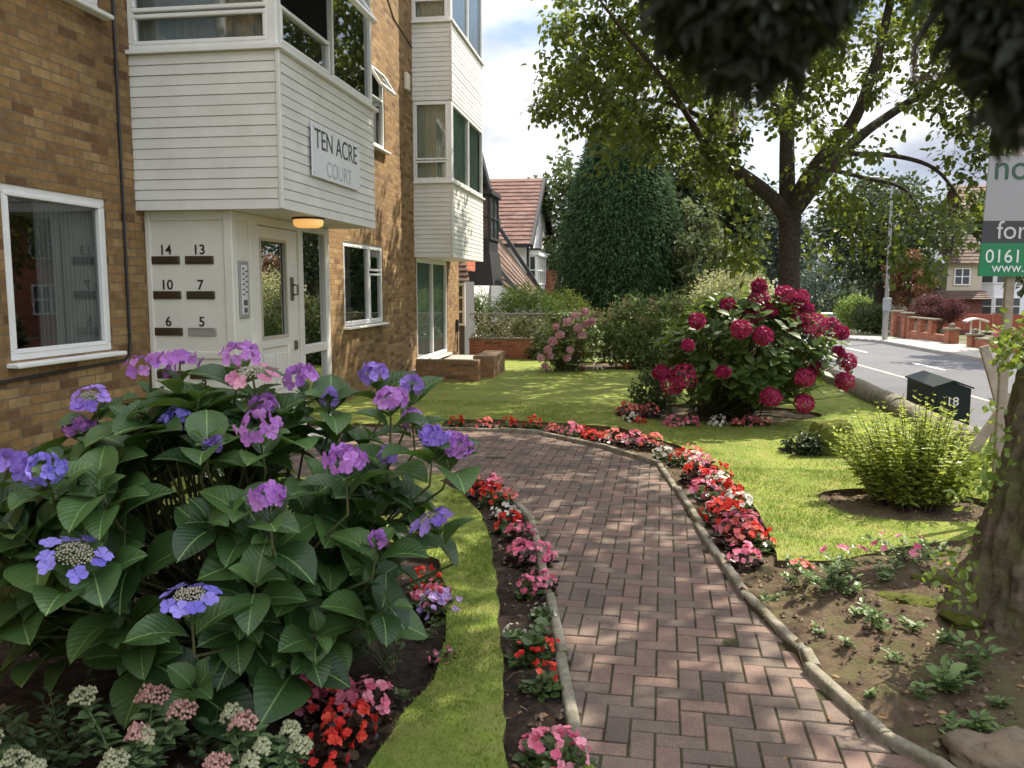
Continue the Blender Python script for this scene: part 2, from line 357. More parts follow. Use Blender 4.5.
def dens(poly, d=.12):
    q = []
    for i in range(len(poly)):
        a, b = np.array(poly[i]), np.array(poly[(i+1) % len(poly)]); n = max(1, int(np.linalg.norm(b-a)/d))
        q += [tuple(a+(b-a)*k/n) for k in range(n)]
    return q
TRK = G(1045, 640)
def fbm(x, y, s, seed=0): return mnoise.fractal(Vector((x*s, y*s, seed)), 1, 2, 4)
def soil_z(x, y):
    z = -.012+.035*fbm(x, y, 4, 3)+.03*fbm(x, y, 13, 8)
    d = math.hypot(x-TRK.x, y-TRK.y)
    if d < 1.9: z += .16*(1-d/1.9)**1.4
    return z
def lawn_z(x, y): return .035+.012*fbm(x, y, 1.2, 5)+.006*fbm(x, y, 8, 5)
PATHA0 = np.array(PATH)
def mind0(p):
    a = PATHA0; b = np.roll(a, -1, 0); d = b-a; p = np.array(p); t = np.clip(((p-a)*d).sum(1)/np.maximum((d*d).sum(1), 1e-9), 0, 1); return np.sqrt(((a+d*t[:, None]-p)**2).sum(1)).min()
pts = []; edges = []
for poly in [PATH, GARDEN]+BEDS:
    q = dens(poly, .12 if poly is not GARDEN else .6)
    if poly in BEDS: q = [(a+.02*mnoise.noise(Vector((a*6, b*6, 1)))+.008*mnoise.noise(Vector((a*22, b*22, 4))), b+.02*mnoise.noise(Vector((a*6, b*6, 9)))) if mind0((a, b)) > .05 else (a, b) for a, b in q]; poly[:] = q
    q = list(q); s = len(pts); pts += q; edges += [(s+i, s+(i+1) % len(q)) for i in range(len(q))]
gx, gy = np.meshgrid(np.arange(-4.45, 3.5, .07), np.arange(-.5, 8.5, .07)); g1 = np.c_[gx.ravel(), gy.ravel()]
gx, gy = np.meshgrid(np.arange(-4.4, 3.5, .22), np.arange(8.6, 21.1, .22)); g1 = np.r_[g1, np.c_[gx.ravel(), gy.ravel()]]
g1 = g1+RNG.uniform(-.02, .02, g1.shape)
pts += [tuple(p) for p in g1]
cv, _, cf, *_r = delaunay_2d_cdt([Vector(p) for p in pts], edges, [], 0, 1e-4)
cv = np.array([tuple(v) for v in cv]); cf = np.array([f for f in cf if len(f) == 3])
cen = cv[cf].mean(1); ing = inpoly(cen[:, 0], cen[:, 1], GARDEN); inp = inpoly(cen[:, 0], cen[:, 1], PATH)
inb = np.zeros(len(cen), bool)
for b in BEDS: inb |= inpoly(cen[:, 0], cen[:, 1], b)
def groundmat(name, ca, cb, cc, s1, s2, bump, moss=None):
    m = bpy.data.materials.new(name); m.use_nodes = True; t = m.node_tree; N = t.nodes; K = t.links.new; b = N['Principled BSDF']
    tc = N.new('ShaderNodeTexCoord'); n1 = N.new('ShaderNodeTexNoise'); n1.inputs['Scale'].default_value = s1; n1.inputs['Detail'].default_value = 7; n1.inputs['Roughness'].default_value = .7
    n2 = N.new('ShaderNodeTexNoise'); n2.inputs['Scale'].default_value = s2; n2.inputs['Detail'].default_value = 5; n2.inputs['Roughness'].default_value = .7
    K(tc.outputs['Object'], n1.inputs['Vector']); K(tc.outputs['Object'], n2.inputs['Vector'])
    r1 = N.new('ShaderNodeValToRGB'); e = r1.color_ramp.elements; e[0].position = .3; e[0].color = (*ca, 1); e[1].position = .7; e[1].color = (*cb, 1)
    K(n1.outputs['Fac'], r1.inputs['Fac'])
    r2 = N.new('ShaderNodeValToRGB'); e = r2.color_ramp.elements; e[0].position = .42; e[0].color = (0, 0, 0, 1); e[1].position = .68; e[1].color = (1, 1, 1, 1)
    K(n2.outputs['Fac'], r2.inputs['Fac']); mx = N.new('ShaderNodeMix'); mx.data_type = 'RGBA'; mx.inputs[7].default_value = (*cc, 1)
    K(r2.outputs[0], mx.inputs['Factor']); K(r1.outputs[0], mx.inputs[6]); K(mx.outputs[2], b.inputs['Base Color'])
    b.inputs['Roughness'].default_value = .95; b.inputs['Specular IOR Level'].default_value = .15
    n3 = N.new('ShaderNodeTexNoise'); n3.inputs['Scale'].default_value = s2*5; n3.inputs['Detail'].default_value = 8; n3.inputs['Roughness'].default_value = .75; K(tc.outputs['Object'], n3.inputs['Vector'])
    bp = N.new('ShaderNodeBump'); bp.inputs['Strength'].default_value = bump; bp.inputs['Distance'].default_value = .03; K(n3.outputs['Fac'], bp.inputs['Height']); K(bp.outputs[0], b.inputs['Normal'])
    MATS[name] = m; return m
LAWNM = groundmat('mossy_lawn', (.085, .135, .022), (.225, .275, .048), (.235, .225, .07), 1.6, 5, .5)
SOILM = groundmat('soil', (.045, .030, .021), (.175, .12, .08), (.115, .11, .045), 11, 4.5, 1.0)
def sheet(name, sel, zf, m, skirt=0):
    f = cf[sel]; ids = np.unique(f); mp = -np.ones(len(cv), int); mp[ids] = np.arange(len(ids))
    V = np.array([(cv[i, 0], cv[i, 1], zf(cv[i, 0], cv[i, 1])) for i in ids]); f = mp[f]
    nb = NB(); nb.add(V, f)
    if skirt:
        e = np.sort(np.concatenate([f[:, [0, 1]], f[:, [1, 2]], f[:, [2, 0]]]), 1); u, c = np.unique(e, axis=0, return_counts=True)
        for a, b in u[c == 1]:
            nb.quad(V[a], V[b], V[b]-[0, 0, skirt], V[a]-[0, 0, skirt], mi=1)
    return tag(nb.build(name, [m, SOILM], None, True), kind='structure')
lawn = sheet('lawn', ing & ~inp & ~inb, lawn_z, LAWNM, .12)
DSOIL = groundmat('shaded_moist_soil', (.022, .015, .011), (.055, .038, .027), (.085, .06, .042), 9, 26, 1.0)  # left beds: moist soil, with the shade over them put into the colour
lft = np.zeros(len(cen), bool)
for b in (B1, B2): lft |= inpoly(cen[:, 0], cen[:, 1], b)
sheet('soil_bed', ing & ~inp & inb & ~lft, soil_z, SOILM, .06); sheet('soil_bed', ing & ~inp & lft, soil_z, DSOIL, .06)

# brick path: every paver modelled, laid herringbone
def pavermat():
    m = bpy.data.materials.new('paver'); m.use_nodes = True; t = m.node_tree; N = t.nodes; K = t.links.new; b = N['Principled BSDF']
    at = N.new('ShaderNodeAttribute'); at.attribute_name = 'rnd'
    rp = N.new('ShaderNodeValToRGB'); e = rp.color_ramp.elements; e[0].color = (.102, .077, .061, 1); e[1].color = (.178, .116, .089, 1)
    q = e.new(.35); q.color = (.136, .10, .079, 1); q = e.new(.7); q.color = (.158, .103, .08, 1); K(at.outputs['Fac'], rp.inputs['Fac'])
    tc = N.new('ShaderNodeTexCoord'); n1 = N.new('ShaderNodeTexNoise'); n1.inputs['Scale'].default_value = 160; n1.inputs['Detail'].default_value = 3; K(tc.outputs['Object'], n1.inputs['Vector'])
    n2 = N.new('ShaderNodeTexNoise'); n2.inputs['Scale'].default_value = 3; n2.inputs['Detail'].default_value = 6; n2.inputs['Roughness'].default_value = .7; K(tc.outputs['Object'], n2.inputs['Vector'])
    o1 = N.new('ShaderNodeMix'); o1.data_type = 'RGBA'; o1.blend_type = 'OVERLAY'; o1.inputs['Factor'].default_value = .75; K(rp.outputs[0], o1.inputs[6]); K(n1.outputs['Fac'], o1.inputs[7])
    o2 = N.new('ShaderNodeMix'); o2.data_type = 'RGBA'; o2.blend_type = 'OVERLAY'; o2.inputs['Factor'].default_value = .7; K(o1.outputs[2], o2.inputs[6]); K(n2.outputs['Fac'], o2.inputs[7])
    K(o2.outputs[2], b.inputs['Base Color']); b.inputs['Roughness'].default_value = .8; b.inputs['Specular IOR Level'].default_value = .3
    bp = N.new('ShaderNodeBump'); bp.inputs['Strength'].default_value = .5; bp.inputs['Distance'].default_value = .003; K(n1.outputs['Fac'], bp.inputs['Height']); K(bp.outputs[0], b.inputs['Normal'])
    return m
PAVER = pavermat()
JOINT = groundmat('mossy_joint', (.04, .034, .025), (.075, .062, .035), (.065, .08, .025), 6, 3, 1.0)
pth = NB(); PA = R(-1.5); W_ = .1015
ca, sa = math.cos(PA), math.sin(PA); PATHA = np.array(PATH)
def mind(px, py, poly):
    p = np.array([px, py]); a = np.array(poly); b = np.roll(a, -1, 0); d = b-a; t = np.clip(((p-a)*d).sum(1)/np.maximum((d*d).sum(1), 1e-9), 0, 1)
    return np.sqrt(((a+d*t[:, None]-p)**2).sum(1)).min()
for i in range(-60, 60):
    for j in range(0, 130):
        c = (i+j) % 4
        if c == 0: u0, v0, su, sv = i, j, 2, 1
        elif c == 3: u0, v0, su, sv = i, j-1, 1, 2      # upper cell of an upright paver
        else: continue
        u, v = (u0+su/2)*W_, (v0+sv/2)*W_
        x, y = u*ca-v*sa, u*sa+v*ca
        if x < -4 or x > 2.4 or y < .7 or y > 11: continue
        if not inpoly(np.array([x]), np.array([y]), PATHA)[0] and mind(x, y, PATHA) > .045: continue
        g = .0042; hx, hy = su*W_/2-g, sv*W_/2-g; b = .004
        dz = RNG.normal()*.0016; tl = RNG.normal(size=2)*.006; rot = RNG.normal()*.006
        cr, sr = math.cos(PA+rot), math.sin(PA+rot)
        def w(a, b_, z): return (x+a*cr-b_*sr, y+a*sr+b_*cr, z+dz+tl[0]*a+tl[1]*b_)
        V = [w(sx*hx, sy*hy, -.03) for sx, sy in ((-1, -1), (1, -1), (1, 1), (-1, 1))]+[w(sx*hx, sy*hy, -b) for sx, sy in ((-1, -1), (1, -1), (1, 1), (-1, 1))]+[w(sx*(hx-b), sy*(hy-b), 0) for sx, sy in ((-1, -1), (1, -1), (1, 1), (-1, 1))]
        Q = [(k, (k+1) % 4, 4+(k+1) % 4, 4+k) for k in range(4)]+[(4+k, 4+(k+1) % 4, 8+(k+1) % 4, 8+k) for k in range(4)]+[(8, 9, 10, 11)]
        pth.add(V, Q, rnd=RNG.random())
tag(pth.build('path', PAVER), kind='structure')
jb = NB(); sel = ing & inp; f = cf[sel]; ids = np.unique(f); mp_ = -np.ones(len(cv), int); mp_[ids] = np.arange(len(ids))
jb.add(np.array([(cv[i, 0], cv[i, 1], -.0055+.0035*fbm(cv[i, 0], cv[i, 1], 3, 2)) for i in ids]), mp_[f])
tag(jb.build('path_jointing', JOINT, None, True), kind='structure')

# round-topped concrete edging along both sides of the path
EDGEM = groundmat('weathered_concrete', (.21, .185, .145), (.33, .30, .24), (.12, .12, .06), 7, 9, .6)
MOSSM = groundmat('moss', (.09, .12, .02), (.16, .19, .03), (.2, .2, .04), 20, 40, 1.0)
def edging(name, line, label, side):
    t = thing(name, label, 'edging', (line[0][0], line[0][1], 0))
    line = [np.array(p) for p in line]; k = 0
    for a, b in zip(line[:-1], line[1:]):
        ln = np.linalg.norm(b-a); d = (b-a)/ln; nrm = np.array([-d[1], d[0]])*side
        nseg = max(1, round(ln/.9)); 
        for s in range(nseg):
            p, q = a+(b-a)*s/nseg, a+(b-a)*(s+1)/nseg
            nb = NB(); V = []; prof = [(-.027, -.08), (-.028, .020), (-.024, .033), (-.014, .038), (.014, .038), (.024, .033), (.028, .020), (.027, -.08)]
            m = 7; j = RNG.normal(size=2)*.009
            for r in range(m):
                f = r/(m-1); c = p+(q-p)*f+nrm*(.03+j[0])
                if r == 0: c = c-d*(.004 if s == 0 else -.009)
                if r == m-1: c = c+d*(.004 if s == nseg-1 else -.009)
                for u, z in prof:
                    cc = c+nrm*u; V.append((cc[0], cc[1], z+j[1]+.004*fbm(cc[0], cc[1], 9, z)))
            Q = [(r*8+e, r*8+e+1, r*8+9+e, r*8+8+e) for r in range(m-1) for e in range(7)]
            nb.add(V, Q); nb.add(V[:8], [list(range(8))]); nb.add(V[-8:], [list(range(8))])
            mossy = side < 0 and p[1] < 2.6
            nb.build('edging_stone', MOSSM if (side < 0 and s == nseg-1 and q[1] < 2.7) else EDGEM, t, True); k += 1
edging('path_edging', LEDGE[:9], 'weathered round-topped concrete edging along the left side of the brick path', 1)
edging('path_edging', REDGE[1:], 'long curving mossy concrete edging along the right side of the brick path', 1)

# pavement, road, far pavement, wide land
RA = math.atan((578-640)/F); rd = np.array([math.sin(RA), math.cos(RA)]); rn = np.array([math.cos(RA), -math.sin(RA)])
PZ, RZ = -.42, -.55
def road_pt(off, s, z): p = np.array([9.6, 12.0])+rn*off+rd*s; return (p[0], p[1], z)
def dip(s): return -.036*max(0, s-26)                                 # the road falls away in the distance
def strip(nb, o0, o1, s0, s1, z, mi=0, n=1):
    for k in range(n):
        a, b = s0+(s1-s0)*k/n, s0+(s1-s0)*(k+1)/n
        nb.quad(road_pt(o0, a, z+dip(a)), road_pt(o1, a, z+dip(a)), road_pt(o1, b, z+dip(b)), road_pt(o0, b, z+dip(b)), mi)
ASPH = groundmat('asphalt', (.10, .10, .107), (.145, .145, .153), (.12, .12, .126), .9, 30, .3)
FLAG = groundmat('paving_flags', (.34, .31, .27), (.42, .39, .34), (.30, .27, .23), 2, 5, .3)
KERB = groundmat('kerb_stone', (.36, .34, .30), (.42, .40, .36), (.28, .26, .23), 4, 9, .3)
PAINT = mat('road_paint', (.78, .78, .76), .7, noise=8, col2=(.55, .55, .54))
GRASSM = groundmat('rough_grass', (.06, .085, .02), (.10, .12, .03), (.12, .11, .05), .5, 3, .4)
EARTH = groundmat('yard_ground', (.09, .09, .06), (.13, .12, .08), (.10, .12, .05), .6, 3, .4)
nb = NB(); nb.quad((-900, -300, -4.6), (900, -300, -4.6), (900, 1500, -4.6), (-900, 1500, -4.6)); tag(nb.build('ground', GRASSM), kind='structure')
nb = NB(); strip(nb, -2.3, 2.3, -40, 110, RZ, n=150); tag(nb.build('road', ASPH), kind='structure')
nb = NB(); 
for k in range(-6, 16): strip(nb, -.05, .05, k*6.6+.6, k*6.6+3.0, RZ+.004, n=4)
tag(nb.build('road_markings', PAINT), kind='structure')
for nm, o0, o1 in (('pavement', -6.3, -2.45), ('pavement', 2.45, 4.6)):
    nb = NB(); strip(nb, o0, o1, -40, 110, PZ, n=150); tag(nb.build(nm, ASPH if o0 < 0 else FLAG), kind='structure')
for o0, o1 in ((-2.45, -2.3), (2.3, 2.45)):
    nb = NB()
    for k in range(-30, 110):
        a, b = road_pt(o0, k, 0), road_pt(o1, k+.985, 0); c = np.array(road_pt((o0+o1)/2, k+.49, (PZ+.004+RZ-.05)/2+dip(k+.5)))
        nb.obox(c, (*rn, 0), (*rd, 0), (.15, .985, PZ+.004-RZ+.05), 0, .02)
    tag(nb.build('kerb', KERB), kind='structure')
nb = NB(); nb.prism([(-60, 21.2, -.1), (2.9, 21.2, -.1), (-.9, 75, -.1), (-60, 75, -.1)], (0, 0, -4.4)); tag(nb.build('yard', EARTH), kind='structure')
nb = NB()
for k in range(12):
    a, b = k*10-30, k*10-20
    za, zb = PZ+.004+dip(a), PZ+.004+dip(b); nb.quad(road_pt(4.6, a, za), (60, a+10, za), (60, b+10, zb), road_pt(4.6, b, zb))
tag(nb.build('front_gardens', EARTH), kind='structure')
# near grass: single blades
def blades(n, test, h0, name):
    pass
nb = NB()
GP = []
def scatter(n, xr, yr, hmul):
    x = RNG.uniform(*xr, n); y = RNG.uniform(*yr, n)
    ok = inpoly(x, y, GARDEN) & ~inpoly(x, y, PATH)
    for b in BEDS: ok &= ~inpoly(x, y, b)
    x, y = x[ok], y[ok]; m = len(x); a = RNG.uniform(0, 2*math.pi, m)
    z = .03
    h = hmul*(.6+.8*RNG.random(m)); w = .0022+.0012*hmul/.02
    lean = RNG.normal(size=(m, 2))*h[:, None]*.55
    B = np.c_[x, y, np.full(m, z)]; s = np.c_[np.cos(a)*w, np.sin(a)*w, np.zeros(m)]
    V = np.stack([B-s, B+s, B+np.c_[lean, h]], 1).reshape(-1, 3)
    nb.add(V, np.arange(3*m).reshape(-1, 3), rnd=RNG.random(m), uv=np.zeros((m, 3, 2)))
scatter(90000, (-1.6, .2), (2.2, 7.6), .020)
scatter(60000, (.3, 3.5), (4.2, 8.5), .022)
scatter(60000, (-3.5, 3.5), (8, 13), .022)
GRM = leaf_mat('grass_blade', (.12, .185, .028), (.27, .32, .06), .35, .6)
tag(nb.build('grass', GRM), kind='stuff')
# crumbs of soil, bark chips and fallen leaves on the beds
nb = NB()
for poly, n in ((B1, 900), (B2, 1200), (B3, 14000), (B5, 500), (B4, 300)):
    a = np.array(poly); lo, hi = a.min(0), a.max(0)
    x = RNG.uniform(lo[0], hi[0], n*3); y = RNG.uniform(max(lo[1], 1.8), hi[1], n*3); k = inpoly(x, y, poly) & ~inpoly(x, y, PATH); x, y = x[k][:n], y[k][:n]
    for px, py in zip(x, y):
        s = .0025+.017*RNG.random()**4
        z = soil_z(px, py); T = np.array([(1, 0, 0), (0, 1, 0), (-1, 0, 0), (0, -1, 0), (0, 0, .8), (0, 0, -.8)])*s*(.6+.8*RNG.random((6, 1)))+[px, py, z+s*.25]
        nb.add(T, [(0, 1, 4), (1, 2, 4), (2, 3, 4), (3, 0, 4), (1, 0, 5), (2, 1, 5), (3, 2, 5), (0, 3, 5)])
tag(nb.build('soil_crumbs', leaf_mat('crumb', (.045, .03, .02), (.20, .14, .095), 0, .95)), kind='stuff')
nb = NB()
for poly, n in ((B1, 120), (B3, 420), (B2, 150), (PATH, 26), (B5, 40)):
    a = np.array(poly); lo, hi = a.min(0), a.max(0); x = RNG.uniform(lo[0], hi[0], n*3); y = RNG.uniform(max(lo[1], 1.8), min(hi[1], 8), n*3); k = inpoly(x, y, poly); x, y = x[k][:n], y[k][:n]; m = len(x)
    z = np.array([soil_z(p, q)+.01 for p, q in zip(x, y)]) if poly is not PATH else np.full(m, .006)
    D = np.c_[RNG.normal(size=(m, 2)), RNG.normal(size=m)*.15]; leaves(nb, np.c_[x, y, z], D, np.c_[RNG.normal(size=(m, 2))*.35, np.ones(m)], .02+.025*RNG.random(m), .012+.012*RNG.random(m), 'oval')
tag(nb.build('fallen_leaves', leaf_mat('dead_leaf', (.10, .045, .02), (.36, .22, .10), .15, .8)), kind='stuff')

nb = NB()                                                            # dead twigs and straws lying on the soil
for poly, n in ((B3, 150), (B1, 40), (B2, 50), (B5, 20)):
    a = np.array(poly); lo, hi = a.min(0), a.max(0); x = RNG.uniform(lo[0], hi[0], n*3); y = RNG.uniform(max(lo[1], 1.8), min(hi[1], 8), n*3); k = inpoly(x, y, poly) & ~inpoly(x, y, PATH); x, y = x[k][:n], y[k][:n]
    for px, py in zip(x, y):
        t = RNG.uniform(0, 6.28); l = .03+.10*RNG.random(); e = (px+l*math.cos(t), py+l*math.sin(t)); m_ = ((px+e[0])/2+RNG.normal()*.008, (py+e[1])/2+RNG.normal()*.008)
        nb.tube([(px, py, soil_z(px, py)+.006), (*m_, soil_z(*m_)+.012), (*e, soil_z(*e)+.007)], [.002, .0017, .001], 4, cap=False)
tag(nb.build('twig_litter', leaf_mat('dead_twig', (.09, .06, .04), (.30, .22, .14), 0, .9)), kind='stuff')
# ------------------------------------------------------------------ the block of flats
BX = -4.5
flats = thing('apartment_building', 'buff brick block of flats with white clad bays beside the garden path', 'building', (BX, 7, 0))
def wall_x(nb, X, Y0, Y1, Z0, Z1, ops, depth=.11):
    ys = sorted({Y0, Y1, *[o[0] for o in ops], *[o[1] for o in ops]}); zs = sorted({Z0, Z1, *[o[2] for o in ops], *[o[3] for o in ops]})
    for y0, y1 in zip(ys[:-1], ys[1:]):
        for z0, z1 in zip(zs[:-1], zs[1:]):
            cy, cz = (y0+y1)/2, (z0+z1)/2
            if any(o[0] < cy < o[1] and o[2] < cz < o[3] for o in ops): continue
            nb.quad((X, y0, z0), (X, y1, z0), (X, y1, z1), (X, y0, z1))
    for y0, y1, z0, z1 in ops:
        nb.quad((X, y0, z0), (X-depth, y0, z0), (X-depth, y0, z1), (X, y0, z1)); nb.quad((X, y1, z0), (X-depth, y1, z0), (X-depth, y1, z1), (X, y1, z1))
        nb.quad((X, y0, z0), (X, y1, z0), (X-depth, y1, z0), (X-depth, y0, z0)); nb.quad((X, y0, z1), (X, y1, z1), (X-depth, y1, z1), (X-depth, y0, z1))
OPS = [(5.57, 6.79, 1.26, 2.54), (5.4, 6.85, 4.07, 5.6), (14.0, 14.96, 4.17, 5.5), (12.67, 14.7, 1.19, 2.5), (17.0, 19.82, .26, 2.40), (7.37, 9.78, .02, 2.47), (7.3, 9.85, 3.9, 6.3), (16.95, 20.1, 3.9, 5.38), (16.95, 20.1, 6.98, 8.4)]
nb = NB(); wall_x(nb, BX, -3, 21.1, -.1, 10, OPS)
nb.quad((BX, 21.1, -.1), (-16, 21.1, -.1), (-16, 21.1, 10), (BX, 21.1, 10)); nb.quad((BX, -3, -.1), (-16, -3, -.1), (-16, -3, 10), (BX, -3, 10))
nb.build('wall', BUFF, flats)
nb = NB(); nb.box(-16.2, BX+.2, -3.2, 21.3, 10.002, 10.3); nb.quad((-16, -3, -.1), (-16, 21.1, -.1), (-16, 21.1, 10), (-16, -3, 10)); nb.build('roof', mat('roof_felt', (.1, .1, .1), .9), flats)

def frame_pts(O, U, V, W_, u0, u1, v0, v1, fw, fd, nb, mi=0):
    """rectangular frame in the plane (O,U,V), W_ the outward normal"""
    def bar(a0, a1, b0, b1):
        c = O+U*((a0+a1)/2)+V*((b0+b1)/2)+W_*(0); nb.obox(c, U, V, (a1-a0, b1-b0, fd), mi, .006)
    bar(u0, u1, v0, v0+fw); bar(u0, u1, v1-fw, v1); bar(u0, u0+fw, v0+fw+.001, v1-fw-.001); bar(u1-fw, u1, v0+fw+.001, v1-fw-.001)
def window(O, U, V, w, h, parent, lights, fw=.06, frame_m=WHITE, glass=GLASS, sill=True, room=.7, curtain=None, cpart=None, label=None, openl=None, name='window'):
    """lights: list of (u0,u1,v0,v1) panes; openl: index of a tilted-out pane"""
    O = Vector(O); U = Vector(U).normalized(); V = Vector(V).normalized(); N = U.cross(V)
    fr = NB(); frame_pts(O, U, V, N, 0, w, 0, h, fw, .07, fr)
    lines = NB()
    for i, (a, b, c, d) in enumerate(lights):
        if i == openl: continue
        frame_pts(O+N*.012, U, V, N, a, b, c, d, .035, .06, fr)
    root = fr.build(name, frame_m, parent)
    if label: root['label'] = label
    for i, (a, b, c, d) in enumerate(lights):
        p = NB()
        if i == openl:
            ang = R(32); V2 = (V*math.cos(ang)-(-N)*math.sin(ang)*1).normalized(); V2 = (V*math.cos(ang)-N*math.sin(ang)).normalized()
            top = O+V*d+N*.05; O2 = top-V2*(d-c)
            s = NB(); frame_pts(O2, U, V2, U.cross(V2), a, b, 0, d-c, .05, .05, s); s.build('opening_sash', frame_m, root)
            p.quad(O2+U*(a+.05)+V2*.05, O2+U*(b-.05)+V2*.05, O2+U*(b-.05)+V2*(d-c-.05), O2+U*(a+.05)+V2*(d-c-.05))
        else:
            p.quad(O+U*(a+.03)+V*(c+.03)+N*.004, O+U*(b-.03)+V*(c+.03)+N*.004, O+U*(b-.03)+V*(d-.03)+N*.004, O+U*(a+.03)+V*(d-.03)+N*.004)
        p.build('pane', glass, root)
    if sill:
        s = NB(); c = O+U*(w/2)-V*.028+N*.07; s.obox(c, U, V, (w+.10, .035, .16), 0, .008); s.build('sill', frame_m, root)
    if curtain:
        c = NB(); k = 46; wv = lambda f: .02*math.sin(f*k*2.2)+.008*math.sin(f*19)
        a0, a1 = cpart or (0.0, 1.0)
        prev = None
        for i in range(k*5+1):
            f = i/(k*5); u = w*(a0+(a1-a0)*f); q = O+U*u-N*(.075+wv(f))
            if prev is not None: c.quad(prev+V*.02, q+V*.02, q+V*(h-.02), prev+V*(h-.02))
            prev = q
        c.build('curtain', curtain, root, True)
    if room:
        r = NB(); B = O-N*.06; C = [B, B+U*w, B+U*w+V*h, B+V*h]; D = [p-N*room for p in C]
        r.poly(D)
        for i in range(4): r.quad(C[i], C[(i+1) % 4], D[(i+1) % 4], D[i])
        r.build('room_interior', ROOMM, root)
    return root
Yv, Zv, Xv = Vector((0, 1, 0)), Vector((0, 0, 1)), Vector((1, 0, 0))
# window() normal is U x V : for a wall facing +X use U=+Y,V=+Z ; for a wall facing -Y use U=+X,V=+Z
window((BX-.05, 5.57, 1.26), Yv, Zv, 1.22, 1.28, flats, [(.05, 1.17, .05, 1.23)], .07, glass=GLASS2, curtain=CURT, cpart=(.40, 1))
window((BX-.05, 5.4, 4.07), Yv, Zv, 1.45, 1.53, flats, [(.05, 1.40, .05, 1.48)], .07, curtain=CURT)
window((BX-.05, 14.0, 4.17), Yv, Zv, .96, 1.33, flats, [(.04, .92, .04, .86), (.04, .92, .88, 1.29)], .06, openl=1)
window((BX-.05, 12.67, 1.19), Yv, Zv, 2.03, 1.31, flats, [(.04, 1.28, .04, 1.27), (1.32, 1.99, .04, .84), (1.32, 1.99, .88, 1.27)], .06, curtain=CURT, cpart=(.0, .3))
pd = window((BX-.05, 17.0, .26), Yv, Zv, 2.82, 2.14, flats, [(.05, 1.41, .05, 2.08), (1.41, 2.77, .05, 2.08)], .08, curtain=TEAL, cpart=(0, 1), name='patio_door')
# ---- clad bays
def cladding(nb, O, U, w, z0, z1, pitch=.092):
    O = Vector(O); U = Vector(U).normalized(); N = U.cross(Zv); n = max(1, round((z1-z0)/pitch)); p = (z1-z0)/n
    for k in range(n):
        a, b = z0+k*p, z0+(k+1)*p
        j = .0015*RNG.normal()
        c = [O+U*0+Zv*a+N*(.016+j), O+U*w+Zv*a+N*(.016+j), O+U*w+Zv*(b-.008)+N*.009, O+Zv*(b-.008)+N*.009]
        nb.quad(*c); nb.quad(c[3], c[2], O+U*w+Zv*b, O+Zv*b)
        nb.quad(O+Zv*(a-.001), O+U*w+Zv*(a-.001), c[1], c[0])
def bay(X1, Y0, Y1, bands, wins, soffit, lw, rw):
    """a square bay: bands of cladding, windows between; X1 its outer face"""
    dx = X1-BX; root = None
    for z0, z1 in bands:
        b = NB()
        cladding(b, (BX, Y0, 0), Xv, dx, z0, z1); cladding(b, (X1, Y0, 0), Yv, Y1-Y0, z0, z1)
        b.quad((BX, Y1, z0), (X1, Y1, z0), (X1, Y1, z1), (BX, Y1, z1))
        b.obox((X1+.008, Y0-.008, (z0+z1)/2), Xv, Yv, (.04, .04, z1-z0+.004), 0, .006)
        b.quad((BX, Y0, z0), (X1, Y0, z0), (X1, Y1, z0), (BX, Y1, z0)); b.quad((BX, Y0, z1), (X1, Y0, z1), (X1, Y1, z1), (BX, Y1, z1))
        o = b.build('clad_bay', CLAD, flats); root = root or o
    for z in soffit:
        s = NB(); s.box(BX, X1+.06, Y0-.06, Y1+.06, z+.001, z+.034); s.build('bay_sill', WHITE, root)
    for z0, z1 in wins:
        h = z1-z0
        window((BX, Y0+.03, z0), Xv, Zv, dx-.045, h, root_part(root), lw(dx-.045, h), .055, glass=GLASS2, sill=False, room=0, curtain=BLIND if X1 < -3.5 else CURT, cpart=(0.03, .97), name='bay_window')
        window((X1-.03, Y0+.045, z0), Yv, Zv, Y1-Y0-.045, h, root_part(root), rw(Y1-Y0-.045, h), .055, glass=GLASS2 if X1 < -3.5 else GLASS, sill=False, room=0, curtain=TEAL if X1 < -3.5 else None, cpart=(0.02, .98), openl=2 if X1 > -3.5 else None, name='bay_window')
        q = NB(); q.box(X1-.075, X1+.006, Y0-.006, Y0+.075, z0-.002, z1, 0, .01); q.build('corner_post', WHITE, root)
        rr = NB(); rr.quad((BX, Y1, z0), (X1, Y1, z0), (X1, Y1, z1), (BX, Y1, z1)); rr.box(BX-3.0, BX-.2, Y0-.3, Y1+.3, z0-.5, z1+.5); rr.build('room_interior', ROOMM, root)
    return root
def root_part(r): return flats
bay(-3.125, 7.24, 9.9, [(2.485, 3.83), (5.35, 6.95)], [(3.87, 5.34)], [3.83],
    lambda w, h: [(.04, w-.04, .04, .30), (.04, w-.04, .32, h-.04)], lambda w, h: [(.04, w*.47, .04, .36), (w*.5, w-.04, .04, h-.04), (.04, w*.47, .38, h-.2)])
bay(-3.725, 16.87, 20.2, [(2.4, 3.84), (5.44, 6.9)], [(3.88, 5.43), (6.94, 8.5)], [3.84, 6.9],
    lambda w, h: [(.04, w-.04, .04, .40), (.04, w-.04, .42, h-.04)], lambda w, h: [(.04, w*.5, .04, h-.04), (w*.5, w-.04, .04, h-.04)])
